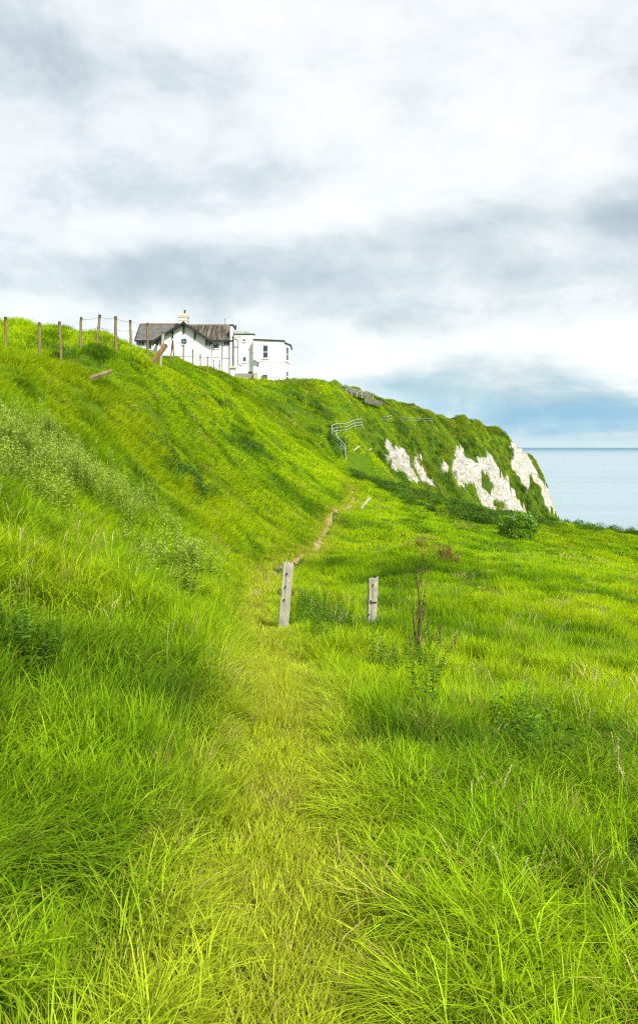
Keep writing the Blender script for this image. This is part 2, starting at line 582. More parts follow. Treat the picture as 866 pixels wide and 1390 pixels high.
def mat_chalk():
    m, w, out = material('chalk')
    b = w.n('ShaderNodeBsdfPrincipled')
    tc = w.n('ShaderNodeTexCoord')
    mp = w.n('ShaderNodeMapping'); mp.inputs['Scale'].default_value = (1, 1, 2.2); mp.inputs['Rotation'].default_value = (0.1, 0.35, 0)
    w.l(tc.outputs['Object'], mp.inputs[0])
    n = w.noise(mp.outputs[0], 0.8, 9, 0.7, 0.4)
    c = w.ramp(n.outputs['Fac'], [(0.32, (0.15, 0.14, 0.10)), (0.43, (0.42, 0.39, 0.31)), (0.54, (0.60, 0.58, 0.51)), (0.75, (0.70, 0.69, 0.65))])
    n2 = w.noise(tc.outputs['Object'], 0.16, 6, 0.65)
    c = w.mix(w.ramp(n2.outputs['Fac'], [(0.5, (0, 0, 0)), (0.7, (0.55, 0.55, 0.55))]), c, (0.40, 0.32, 0.17))
    w.l(c, b.inputs['Base Color']); b.inputs['Roughness'].default_value = 0.95; b.inputs['Specular IOR Level'].default_value = 0.1
    n3 = w.noise(mp.outputs[0], 1.6, 9, 0.8)
    bp = w.n('ShaderNodeBump'); bp.inputs['Strength'].default_value = 0.9; bp.inputs['Distance'].default_value = 0.7
    w.l(n3.outputs['Fac'], bp.inputs['Height']); w.l(bp.outputs[0], b.inputs['Normal'])
    w.l(b.outputs[0], out.inputs[0])
    return m


def mat_sea():
    m, w, out = material('sea_water')
    b = w.n('ShaderNodeBsdfPrincipled')
    tc = w.n('ShaderNodeTexCoord')
    sep = w.n('ShaderNodeSeparateXYZ'); w.l(tc.outputs['Object'], sep.inputs[0])
    mp = w.n('ShaderNodeMapping'); mp.inputs['Scale'].default_value = (0.25, 1, 1)
    w.l(tc.outputs['Object'], mp.inputs[0])
    n = w.noise(mp.outputs[0], 0.012, 6, 0.6, 0.3)
    c = w.ramp(n.outputs['Fac'], [(0.3, (0.23, 0.325, 0.36)), (0.7, (0.29, 0.39, 0.425))])
    # deeper water and wind far out
    f = w.m('DIVIDE', w.m('SUBTRACT', sep.outputs[1], 4000.0), 12000.0, clamp=True)
    c = w.mix(f, c, (0.11, 0.22, 0.28))
    w.l(c, b.inputs['Base Color'])
    w.l(w.m('ADD', 0.28, w.m('MULTIPLY', f, 0.4)), b.inputs['Roughness'])
    b.inputs['IOR'].default_value = 1.33
    w.l(w.m('SUBTRACT', 0.5, w.m('MULTIPLY', f, 0.36)), b.inputs['Specular IOR Level'])
    n3 = w.noise(mp.outputs[0], 0.35, 8, 0.7)
    bp = w.n('ShaderNodeBump'); bp.inputs['Strength'].default_value = 0.5; bp.inputs['Distance'].default_value = 1.0
    w.l(n3.outputs['Fac'], bp.inputs['Height']); w.l(bp.outputs[0], b.inputs['Normal'])
    w.l(b.outputs[0], out.inputs[0])
    return m


def mat_render(name, c=(0.80, 0.80, 0.78)):
    """painted render with faint streaks of weather"""
    m, w, out = material(name)
    b = w.n('ShaderNodeBsdfPrincipled')
    tc = w.n('ShaderNodeTexCoord')
    mp = w.n('ShaderNodeMapping'); mp.inputs['Scale'].default_value = (2.2, 2.2, 0.35)
    w.l(tc.outputs['Object'], mp.inputs[0])
    n = w.noise(mp.outputs[0], 1.0, 7, 0.65)
    cc = w.ramp(n.outputs['Fac'], [(0.28, tuple(v * 0.84 for v in c)), (0.42, tuple(v * 0.96 for v in c)), (0.65, c)])
    w.l(cc, b.inputs['Base Color']); b.inputs['Roughness'].default_value = 0.8; b.inputs['Specular IOR Level'].default_value = 0.2
    n3 = w.noise(tc.outputs['Object'], 5, 6, 0.6)
    bp = w.n('ShaderNodeBump'); bp.inputs['Strength'].default_value = 0.3; bp.inputs['Distance'].default_value = 0.04
    w.l(n3.outputs['Fac'], bp.inputs['Height']); w.l(bp.outputs[0], b.inputs['Normal'])
    w.l(b.outputs[0], out.inputs[0])
    return m


def mat_path():
    m, w, out = material('trodden_path')
    b = w.n('ShaderNodeBsdfPrincipled')
    tc = w.n('ShaderNodeTexCoord')
    sep = w.n('ShaderNodeSeparateXYZ'); w.l(tc.outputs['Object'], sep.inputs[0])
    n = w.noise(tc.outputs['Object'], 1.6, 7, .65, .3)
    turf = w.ramp(n.outputs['Fac'], [(.3, (.05, .085, .006)), (.5, (.10, .13, .012)), (.66, (.17, .16, .03)), (.8, (.24, .19, .07))])
    soil = w.ramp(n.outputs['Fac'], [(.3, (.12, .12, .02)), (.45, (.26, .20, .08)), (.6, (.38, .28, .13)), (.75, (.46, .36, .20))])
    f = w.m('DIVIDE', w.m('SUBTRACT', w.m('ADD', sep.outputs[1], w.m('MULTIPLY', n.outputs['Fac'], 6.0)), 18.0), 6.0, clamp=True)
    w.l(w.mix(f, turf, soil), b.inputs['Base Color'])
    b.inputs['Roughness'].default_value = .95; b.inputs['Specular IOR Level'].default_value = .1
    n3 = w.noise(tc.outputs['Object'], 22, 8, .75)
    bp = w.n('ShaderNodeBump'); bp.inputs['Strength'].default_value = 1.0; bp.inputs['Distance'].default_value = .04
    w.l(n3.outputs['Fac'], bp.inputs['Height']); w.l(bp.outputs[0], b.inputs['Normal'])
    w.l(b.outputs[0], out.inputs[0])
    return m


M = {
    'hill': mat_ground('hillside_turf', [(0.3, (0.04, 0.085, 0.004)), (0.5, (0.075, 0.15, 0.005)), (0.7, (0.12, 0.20, 0.008))]),
    'meadow': mat_ground('meadow_turf', [(0.3, (0.025, 0.05, 0.006)), (0.5, (0.05, 0.10, 0.008)), (0.7, (0.09, 0.14, 0.012))]),
    'path': mat_path(),
    'chalk': mat_chalk(),
    'sea': mat_sea(),
    'blade': mat_leaf('grass_blade', 0.5, 0.30, 0.05, 0.5),
    'farblade': mat_leaf('distant_grass_blade', 0.5, 0.30, 0.03, 0.34),
    'leaf': mat_leaf('weed_leaf', 0.5, 0.3, 0.05, 0.4, (0.42, 0.46, 0.15)),
    'seed': mat_leaf('seed_head', 0.8, 0.25, 0.0, 0.3, (0.45, 0.38, 0.2)),
    'render': mat_render('white_render', (0.84, 0.84, 0.82)),
    'render2': mat_render('aged_white_render', (0.78, 0.78, 0.74)),
    'timber': plain('black_timber', (0.025, 0.025, 0.024), 0.6, 0.3),
    'slate': plain('slate', (0.11, 0.108, 0.10), 0.7, 0.35, 1.4, 0.3, 8, dirt=((0.22, 0.20, 0.12), 2.5, 0.55)),
    'pantile': plain('pantile', (0.20, 0.135, 0.08), 0.8, 0.45, 1.1, 0.3, 8, dirt=((0.28, 0.25, 0.17), 2.2, 0.5)),
    'ridge': plain('ridge_tile', (0.27, 0.19, 0.12), 0.8, 0.3),
    'glass': plain('window_glass', (0.035, 0.06, 0.07), 0.12, 0.3, 1.0, spec=0.5),
    'frame': plain('window_frame_paint', (0.80, 0.80, 0.79), 0.5, 0.04),
    'ringpaint': plain('pale_blue_ring', (0.55, 0.62, 0.64), 0.6, 0.1),
    'lead': plain('dark_coping', (0.035, 0.042, 0.045), 0.6, 0.3),
    'flatroof': plain('roof_felt', (0.33, 0.36, 0.34), 0.85, 0.2),
    'pipe': plain('grey_pipe', (0.30, 0.32, 0.31), 0.5, 0.2),
    'stonecap': plain('chimney_stone', (0.50, 0.48, 0.34), 0.9, 0.25, 3, 0.4, 12),
    'pot': plain('chimney_pot', (0.07, 0.05, 0.045), 0.8, 0.3),
    'concrete': plain('concrete', (0.26, 0.25, 0.20), 0.9, 0.25, 1.2, 0.5, 10, dirt=((0.20, 0.19, 0.13), 1.6, 0.52)),
    'rampwall': plain('old_ramp_concrete', (0.13, 0.125, 0.085), 0.9, 0.35, 1.2, 0.5, 10),
    'railing': plain('galvanised_rail', (0.42, 0.44, 0.43), 0.5, 0.1),
    'wire': plain('fence_wire_metal', (0.16, 0.15, 0.13), 0.6, 0.3, metal=0.4),
    'rust': plain('rusty_iron', (0.035, 0.02, 0.012), 0.85, 0.4),
    'post': mat_wood('weathered_post', (0.42, 0.395, 0.32), (0.10, 0.085, 0.06), (10, 10, 0.9), (0.48, 0.44, 0.24)),
    'oldpost': mat_wood('brown_fence_post', (0.26, 0.19, 0.10), (0.07, 0.05, 0.03), (9, 9, 0.9), (0.30, 0.30, 0.12)),
    'sleeper': mat_wood('old_sleeper_wood', (0.27, 0.16, 0.07), (0.07, 0.04, 0.02), (1.2, 9, 9), (0.34, 0.30, 0.16)),
    'palewood': mat_wood('bleached_wood', (0.58, 0.55, 0.46), (0.26, 0.22, 0.15), (1.0, 8, 8)),
    'stalk': plain('dead_stalk', (0.10, 0.06, 0.03), 0.9, 0.4, 12),
    'dish': plain('dish_grey', (0.45, 0.47, 0.38), 0.6, 0.1),
}

#@@TERRAIN
# ------------------------------------------------------------------ ground as one continuous sheet, split by what covers it
def inside(px, py, poly):
    c = np.zeros(px.shape, bool)
    n = len(poly)
    for i in range(n):
        x1, y1 = poly[i]; x2, y2 = poly[(i + 1) % n]
        if y1 == y2: continue
        k = ((y1 > py) != (y2 > py)) & (px < (x2 - x1) * (py - y1) / (y2 - y1) + x1)
        c ^= k
    return c


# outlines of the bare chalk on the headland (sightline coordinates, mapped on the real slope below)
CHALK = [
    [(523, 598), (528, 603), (537, 607), (546, 609), (552, 614), (556, 628), (561, 645), (565, 652), (558, 652), (548, 644), (538, 636), (526, 628), (521, 618), (526, 612)],
    [(563, 613), (568, 617), (574, 630), (581, 643), (592, 655), (584, 657), (573, 652), (566, 640), (566, 628)],
    [(595, 623), (606, 628), (612, 628), (608, 634), (604, 641), (599, 636)],
    [(624, 611), (632, 612), (639, 616), (642, 624), (650, 625), (660, 633), (672, 641), (683, 655), (695, 672), (706, 694), (703, 698), (690, 692), (676, 690), (664, 688), (658, 680), (648, 669), (640, 662), (630, 660), (625, 648), (616, 636), (622, 626)],
    [(653, 622), (661, 626), (672, 638), (690, 655), (702, 675), (706, 693), (699, 690), (688, 668), (674, 650), (660, 636)],
    [(660, 611), (668, 617), (678, 630), (684, 645), (695, 660), (708, 680), (724, 697), (716, 698), (700, 682), (690, 664), (676, 646), (666, 630)],
    [(694, 603), (703, 608), (706, 614), (716, 618), (721, 630), (733, 650), (745, 665), (757, 688), (760, 700), (750, 690), (738, 686), (728, 672), (716, 660), (705, 650), (698, 640), (697, 628), (700, 620), (694, 612)],
    [(704, 610), (716, 616), (724, 634), (738, 655), (752, 678), (762, 704), (752, 692), (736, 672), (718, 650), (706, 630)],
    [(678, 613), (688, 616), (690, 622), (680, 620)],
]
CHALK_HOLES = [
    [(654, 640), (664, 646), (672, 656), (670, 664), (662, 656)], [(632, 655), (642, 657), (648, 668), (640, 666)], [(672, 678), (682, 682), (688, 690), (676, 690)],
    [(716, 640), (726, 655), (738, 672), (732, 674), (722, 660)],
]


def swell(p, k):
    mx = sum(a for a, b in p) / len(p); my = sum(b for a, b in p) / len(p)
    return [(mx + (a - mx) * k, my + (b - my) * k) for a, b in p]


def build_ground():
    th = np.concatenate([np.radians(np.linspace(-86, -27, 60, endpoint=False)), np.radians(np.linspace(-27, 27, 640)), np.radians(np.linspace(27, 86, 60))[1:]])
    rr = np.exp(np.linspace(math.log(1.5), math.log(440), 640))
    T, R = np.meshgrid(th, rr)
    X = OX + R * np.sin(T); Y = OY + R * np.cos(T)
    Zz = H(X, Y)
    nR, nT = X.shape
    d = np.maximum(Y, 1e-3)
    PX = CX + F * X / d; PY = HY - F * Zz / d
    wx = PX + 5.0 * fbm(X / 2.2, Zz / 2.2, 51, 4); wy = PY + 4.5 * fbm(X / 2.2 + 40, Zz / 2.2, 61, 4)
    chalk = np.zeros(X.shape, bool)
    for p in CHALK: chalk |= inside(wx, wy, swell(p, 1.16))
    for p in CHALK_HOLES: chalk &= ~inside(wx, wy, p)
    chalk &= (Y > 100)
    # chalk also below, towards the shore, where the meadow hides it from here
    chalk |= (Y > 150) & (Zz < -24) & (fbm(X / 6, Zz / 5, 71, 3) > -0.25)
    # bare rock is craggy
    cr = chalk.astype(float)
    Zz = Zz + cr * (1.7 * fbm(X / 1.8 + Zz / 5, Y / 6, 81, 4) - 0.5)
    X2 = X + cr * 1.0 * fbm(Zz / 1.6, Y / 3, 91, 3)
    pd = path_dist(X, Y)
    wid = 0.34 + 0.10 * fbm(X * 1.3, Y * 0.5, 5, 3)
    wid = np.where(Y > 14, wid - 0.16, wid) + 0.22 * fbm(X * 3.1, Y * 1.1, 6, 3)
    path = (pd < wid) & (Y < 60)
    side = np.where(X < path_x(Y), 0, 1)
    side = np.where(Y > 62, 0, side)
    hedge = (Y > 62) & (X > 3) & (Zz < -1.5)
    cls = np.where(chalk, 3, np.where(path, 2, np.where((side == 1) & (Y < 70), 1, 0)))
    idx = np.arange(nR * nT).reshape(nR, nT)
    quads = np.stack([idx[:-1, :-1], idx[:-1, 1:], idx[1:, 1:], idx[1:, :-1]], -1).reshape(-1, 4)[:, ::-1]
    c4 = np.median(np.stack([cls[:-1, :-1], cls[:-1, 1:], cls[1:, 1:], cls[1:, :-1]], -1).reshape(-1, 4), axis=1).astype(int)
    V = np.stack([X2, Y, Zz], -1).reshape(-1, 3)
    for k, (name, mat) in enumerate((('hillside', 'hill'), ('meadow', 'meadow'), ('footpath', 'path'), ('chalk_cliff', 'chalk'))):
        q = quads[c4 == k]
        used, inv = np.unique(q.ravel(), return_inverse=True)
        me = np_mesh(name, V[used], inv, np.full(len(q), 4))
        o = link_mesh(name, me, M[mat], None, True)
        o['kind'] = 'structure'


build_ground()
bm = bmesh.new()
vs = [bm.verts.new(p) for p in ((-90000, -20000, SEA), (90000, -20000, SEA), (90000, 90000, SEA), (-90000, 90000, SEA))]
bm.faces.new(vs)
tag(obj('sea', bm, M['sea']), kind='structure')
#@@REST
# ------------------------------------------------------------------ vegetation prototypes
def blades_mesh(name, n, rad, length, width, lean, curl, mat, seed, wind=0.35, yellow=0.12, levels=4, flat=0.0):
    r = np.random.default_rng(seed)
    V = []; Fc = []; C = []; cnt = []
    base = 0
    for i in range(n):
        a = r.uniform(0, 2 * math.pi); q = rad * math.sqrt(r.uniform())
        p0 = np.array([q * math.cos(a), q * math.sin(a), -0.03 - rad * 0.12])
        L = r.uniform(*length); w_ = width * r.uniform(0.6, 1.25)
        az = r.uniform(0, 2 * math.pi)
        dx, dy = math.cos(az) + wind * 1.6, math.sin(az)
        k = math.hypot(dx, dy) + 1e-6
        hx, hy = dx / k, dy / k
        le = r.uniform(*lean); cu = r.uniform(*curl)
        tw = az + math.pi / 2 + r.uniform(-0.9, 0.9)
        sx, sy = math.cos(tw), math.sin(tw)
        light = r.uniform(); yel = 1.0 if r.uniform() < yellow else r.uniform(0, 0.35) ** 1.5
        pts = []
        ang = le
        pos = p0.copy()
        for j in range(levels + 1):
            s = j / levels
            ww = w_ * (1 - s ** 2.2) * 0.5 + (0.0006 if j < levels else 0)
            pts.append((pos.copy(), ww, s))
            ang = le + cu * (s + 0.5 / levels) ** 1.6
            st = L / levels
            pos = pos + np.array([hx * math.sin(ang), hy * math.sin(ang), math.cos(ang)]) * st
        for j, (p, ww, s) in enumerate(pts):
            if j < levels:
                V.append(p + np.array([sx, sy, 0]) * ww); V.append(p - np.array([sx, sy, 0]) * ww)
                C += [(light, yel, s, 1)] * 2
            else:
                V.append(p); C.append((light, yel, s, 1))
        for j in range(levels - 1):
            b = base + 2 * j
            Fc += [b, b + 1, b + 3, b + 2]; cnt.append(4)
        b = base + 2 * (levels - 1)
        Fc += [b, b + 1, b + 2]; cnt.append(3)
        base += 2 * levels + 1
    me = np_mesh(name, np.array(V), Fc, cnt)
    ca = me.color_attributes.new('blade', 'FLOAT_COLOR', 'POINT')
    ca.data.foreach_set('color', np.array(C, np.float32).ravel())
    me.materials.append(mat)
    return me


def leaf_quads(V, Fc, cnt, C, p, d, L, w_, r, fold=0.25):
    """a pointed leaf from p along d"""
    d = d / np.linalg.norm(d)
    u = np.cross(d, np.array([0, 0, 1.0]) + r.normal(0, 0.25, 3)); u /= np.linalg.norm(u) + 1e-9
    n = np.cross(u, d)
    b = len(V)
    V += [p, p + d * L * .35 + u * w_ * .5 + n * fold * w_, p + d * L * .75 + u * w_ * .34 + n * fold * w_, p + d * L - n * L * .12, p + d * L * .75 - u * w_ * .34 + n * fold * w_, p + d * L * .35 - u * w_ * .5 + n * fold * w_,
          p + d * L * .4, p + d * L * .75]
    Fc += [b, b + 1, b + 6, b, b + 6, b + 5, b + 1, b + 2, b + 7, b + 6, b + 6, b + 7, b + 4, b + 5, b + 2, b + 3, b + 7, b + 7, b + 3, b + 4]
    cnt += [3, 3, 4, 4, 3, 3]
    c = (r.uniform(), r.uniform(0, 0.3), 0.5, 1)
    C += [c] * 8


def finish(name, V, Fc, cnt, C, mat):
    me = np_mesh(name, np.array(V), Fc, cnt)
    ca = me.color_attributes.new('blade', 'FLOAT_COLOR', 'POINT')
    ca.data.foreach_set('color', np.array(C, np.float32).ravel())
    me.materials.append(mat)
    return me


def clump_mesh(name, seed, R=0.6, n=230, L=(0.07, 0.12), hgt=0.75):
    """rounded clump of broad leaves, hollow inside, ragged outside"""
    r = np.random.default_rng(seed)
    V, Fc, cnt, C = [], [], [], []
    lobes = [(r.uniform(-.45, .45) * R, r.uniform(-.45, .45) * R, r.uniform(.1, .55) * R, r.uniform(.4, .7) * R) for _ in range(6)]
    for i in range(n):
        lx, ly, lz, lr = lobes[r.integers(6)]
        a = r.uniform(0, 2 * math.pi); e = math.asin(r.uniform(-0.3, 1))
        q = lr * r.uniform(0.7, 1.1)
        o = np.array([math.cos(a) * math.cos(e), math.sin(a) * math.cos(e), math.sin(e)])
        p = np.array([lx, ly, lz]) + o * q
        p[2] = p[2] * hgt / 0.75
        leaf_quads(V, Fc, cnt, C, p, o + r.normal(0, 0.6, 3) + np.array([0, 0, .1]), r.uniform(*L), r.uniform(*L) * .6, r)
    return finish(name, V, Fc, cnt, C, M['leaf'])


def weed_mesh(name, seed, flowering=True):
    """upright leafy stems with pale flowering tops"""
    r = np.random.default_rng(seed)
    V, Fc, cnt, C = [], [], [], []
    for s in range(5):
        bx_, by_ = r.uniform(-.16, .16, 2); h = r.uniform(.55, .95); lx, ly = r.normal(0, .13, 2)
        for k in range(5):
            pass
        b = len(V)
        for k, (t, w_) in enumerate(((0, .006), (.5, .005), (1, .003))):
            V += [np.array([bx_ + lx * t - w_, by_ + ly * t, h * t]), np.array([bx_ + lx * t + w_, by_ + ly * t, h * t])]
            C += [(.5, .1, t, 1)] * 2
        Fc += [b, b + 1, b + 3, b + 2, b + 2, b + 3, b + 5, b + 4]; cnt += [4, 4]
        nl = 11
        for k in range(nl):
            t = .15 + .8 * k / nl
            for sd_ in (0, math.pi):
                a = k * 1.57 + sd_ + r.uniform(-.3, .3)
                p = np.array([bx_ + lx * t, by_ + ly * t, h * t])
                L = (0.13 * (1 - t * .6)) * r.uniform(.8, 1.2)
                leaf_quads(V, Fc, cnt, C, p, np.array([math.cos(a), math.sin(a), .25]), L, L * .42, r)
        if flowering:
            for k in range(16):
                t = .78 + .26 * r.uniform()
                a = r.uniform(0, 6.28)
                p = np.array([bx_ + lx * t + .03 * math.cos(a), by_ + ly * t + .03 * math.sin(a), h * t])
                n0 = len(C)
                leaf_quads(V, Fc, cnt, C, p, np.array([math.cos(a), math.sin(a), .8]), .035, .018, r)
                for q in range(n0, len(C)): C[q] = (1.0, .9, 1, 1)
    return finish(name, V, Fc, cnt, C, M['leaf'])


def seed_mesh(name, seed, hgt=(.55, .85)):
    """flowering grass stems with drooping panicles"""
    r = np.random.default_rng(seed)
    V, Fc, cnt, C = [], [], [], []
    for s in range(3):
        x0, y0 = r.uniform(-.1, .1, 2); h = r.uniform(*hgt); az = r.normal(0, .9); bend = r.uniform(.15, .7)
        prev = None; pts = []
        ang = r.uniform(0, .12); pos = np.array([x0, y0, 0.])
        for j in range(9):
            pts.append((pos.copy(), ang))
            ang += bend / 8 * (0.3 + j * .35)
            pos = pos + np.array([math.cos(az) * math.sin(ang), math.sin(az) * math.sin(ang), math.cos(ang)]) * h / 8
        b = len(V)
        u = np.array([-math.sin(az), math.cos(az), 0])
        for j, (p, a) in enumerate(pts):
            V += [p + u * .0015, p - u * .0015]; C += [(.7, .6, .3, 1)] * 2
        for j in range(8):
            Fc += [b + 2 * j, b + 2 * j + 1, b + 2 * j + 3, b + 2 * j + 2]; cnt.append(4)
        for k in range(34):
            t = 6.0 + 2.0 * k / 34
            j = min(int(t), 7); f = t - j
            p = pts[j][0] * (1 - f) + pts[j + 1][0] * f
            dd = pts[j + 1][0] - pts[j][0]; dd /= np.linalg.norm(dd)
            o = r.normal(0, 1, 3); o -= dd * o.dot(dd); o /= np.linalg.norm(o)
            sp = .010 * (1.2 - abs(k / 34 - .4))
            leaf_quads(V, Fc, cnt, C, p + o * sp * .3, dd + o * .45, .019, .007, r)
    return finish(name, V, Fc, cnt, C, M['seed'])


def euler(pts, rotz, tilt):
    n = len(pts)
    if not tilt:
        return np.stack([np.zeros(n), np.zeros(n), rotz], 1)
    x, y = pts[:, 0], pts[:, 1]
    e = 0.5
    gx = (H(x + e, y) - H(x - e, y)) / (2 * e) * tilt; gy = (H(x, y + e) - H(x, y - e)) / (2 * e) * tilt
    N = np.stack([-gx, -gy, np.ones(n)], 1); N /= np.linalg.norm(N, axis=1)[:, None]
    t = np.stack([np.cos(rotz), np.sin(rotz), np.zeros(n)], 1)
    A = t - N * (t * N).sum(1)[:, None]; A /= np.linalg.norm(A, axis=1)[:, None]
    B = np.cross(N, A)
    return np.stack([np.arctan2(B[:, 2], N[:, 2]), -np.arcsin(np.clip(A[:, 2], -1, 1)), np.arctan2(A[:, 1], A[:, 0])], 1)


def scatter(name, pts, rotz, scl, var, tint, protos, tilt=0.0):
    """one object of countless plants: points carrying scale, turn and colour, a prototype on each"""
    n = len(pts)
    me = bpy.data.meshes.new(name)
    me.vertices.add(n)
    me.vertices.foreach_set('co', np.asarray(pts, np.float32).ravel())
    for an, tp, v in (('turn', 'FLOAT_VECTOR', euler(pts, rotz, tilt)), ('tint', 'FLOAT_VECTOR', tint)):
        at_ = me.attributes.new(an, tp, 'POINT'); at_.data.foreach_set('vector', np.asarray(v, np.float32).ravel())
    at_ = me.attributes.new('grow', 'FLOAT_VECTOR', 'POINT'); at_.data.foreach_set('vector', np.asarray(scl, np.float32).ravel())
    at_ = me.attributes.new('pick', 'INT', 'POINT'); at_.data.foreach_set('value', np.asarray(var, np.int32))
    o = bpy.data.objects.new(name, me)
    col.objects.link(o)
    o['kind'] = 'stuff'
    pc = bpy.data.collections.new(name + '_plants')
    for i, pm in enumerate(protos):
        po = bpy.data.objects.new('%s_plant_%02d' % (name, i), pm)
        pc.objects.link(po)
    ng = bpy.data.node_groups.new(name, 'GeometryNodeTree')
    ng.interface.new_socket('Geometry', in_out='INPUT', socket_type='NodeSocketGeometry')
    ng.interface.new_socket('Geometry', in_out='OUTPUT', socket_type='NodeSocketGeometry')
    gi = ng.nodes.new('NodeGroupInput'); go = ng.nodes.new('NodeGroupOutput')
    ci = ng.nodes.new('GeometryNodeCollectionInfo'); ci.inputs['Collection'].default_value = pc
    ci.inputs['Separate Children'].default_value = True; ci.inputs['Reset Children'].default_value = True
    ip = ng.nodes.new('GeometryNodeInstanceOnPoints'); ip.inputs['Pick Instance'].default_value = True

    def attr(nm, tp):
        a = ng.nodes.new('GeometryNodeInputNamedAttribute'); a.data_type = tp; a.inputs[0].default_value = nm
        return a.outputs[0]
    ng.links.new(gi.outputs[0], ip.inputs['Points'])
    ng.links.new(ci.outputs[0], ip.inputs['Instance'])
    ng.links.new(attr('pick', 'INT'), ip.inputs['Instance Index'])
    e2r = ng.nodes.new('FunctionNodeEulerToRotation')
    ng.links.new(attr('turn', 'FLOAT_VECTOR'), e2r.inputs[0]); ng.links.new(e2r.outputs[0], ip.inputs['Rotation'])
    ng.links.new(attr('grow', 'FLOAT_VECTOR'), ip.inputs['Scale'])
    ng.links.new(ip.outputs[0], go.inputs[0])
    md = o.modifiers.new('plants', 'NODES'); md.node_group = ng
    return o


# ------------------------------------------------------------------ where what grows
def sample_band(y0, y1, dens, side=0.44, pad=1.3, seed=0):
    r = np.random.default_rng(seed)
    wmax = side * y1 + pad
    n = int(dens * (y1 - y0) * 2 * wmax)
    x = r.uniform(-wmax, wmax, n); y = r.uniform(y0, y1, n)
    k = np.abs(x) < side * y + pad
    return x[k], y[k], r


def chalk_here(x, y, z):
    PX = CX + F * x / y; PY = HY - F * z / y
    m = np.zeros(x.shape, bool)
    wx = PX + 5.0 * fbm(x / 2.2, z / 2.2, 51, 4); wy = PY + 4.5 * fbm(x / 2.2 + 40, z / 2.2, 61, 4)
    for p in CHALK: m |= inside(wx, wy, swell(p, 1.19))
    for p in CHALK_HOLES: m &= ~inside(wx, wy, p)
    return (m & (y > 100)) | ((y > 150) & (z < -24))


DEEP = np.array([0.045, 0.14, 0.006]); MID = np.array([0.205, 0.385, 0.004]); YEL = np.array([0.38, 0.49, 0.004]); STRAW = np.array([0.44, 0.38, 0.10]); OLIVE = np.array([0.15, 0.20, 0.02])


def lerp(a, b, t):
    return a + (b - a) * t[:, None]


def tint_at(x, y, r):
    n1 = fbm(x / 6.0, y / 8.0, 101, 3); n2 = fbm(x / 1.4, y / 2.0, 111, 3); n3 = fbm(x / 0.5, y / 0.7, 121, 2)
    c = np.tile(MID, (len(x), 1))
    head0 = sstep(95, 200, y)
    c = lerp(c, OLIVE * 1.05, head0 * .75)
    left = sstep(0, 3, path_x(y) - x)
    hill = sstep(14, 34, y) * left
    far_ = sstep(16, 40, y)
    yel = np.clip(0.25 - .10 * far_ - .18 * head0 + 0.85 * n1 + 0.6 * n2 + 0.3 * n3 + 0.30 * hill + 0.18 * (1 - left) * sstep(8, 20, y) + r.normal(0, 0.10, len(x)), 0, 1)
    c = lerp(c, YEL, yel * 0.85)
    dk = np.clip(-0.10 - 1.4 * n2 - 0.8 * n1 + r.normal(0, 0.08, len(x)), 0, 1)
    c = lerp(c, DEEP, dk * 0.95)
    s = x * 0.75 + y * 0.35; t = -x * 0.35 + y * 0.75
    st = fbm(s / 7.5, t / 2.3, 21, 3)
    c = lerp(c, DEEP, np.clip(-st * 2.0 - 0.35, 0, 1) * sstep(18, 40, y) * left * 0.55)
    head = sstep(80, 120, y)
    hn = fbm(x / 5.0 + y / 22, y / 16, 31, 4)
    c = lerp(c, OLIVE * 0.75, head * np.clip(0.42 - 1.6 * hn, 0, 1) * 0.9)
    pd = path_dist(x, y)
    w = (1 - sstep(0.15, 0.75, pd + 0.12 * n3)) * (y < 62)
    c = lerp(c, YEL * .92 + STRAW * .12, w * .95)
    c = lerp(c, STRAW * 0.4 + YEL * 0.7, w * np.clip(0.42 + n2 + r.normal(0, .25, len(x)), 0, 1) * 0.8)
    big = fbm(x / 14.0 + 3, y / 22.0, 107, 3)
    c = c * (1 + 0.35 * np.clip(big, -.6, .5) * sstep(14, 30, y))[:, None]
    dead = r.uniform(size=len(x)) < 0.02 + 0.09 * w
    c[dead] = STRAW * .95
    return np.clip(c * (1 + r.normal(0, 0.10, len(x)))[:, None], 0.004, 0.8)


def grow(x, y, r, base=1.0, lo=0.75, hi=1.25):
    """height of the sward: tussocks and hollows"""
    t = fbm(x / 0.9, y / 1.2, 131, 2); u = fbm(x / 4.0, y / 5.0, 141, 2)
    s = base * (1 + 0.60 * t + 0.28 * u) * r.uniform(lo, hi, len(x))
    v = base * r.uniform(0.85, 1.15, len(x))
    return np.stack([v, v, np.clip(s, .35, 2)], 1)


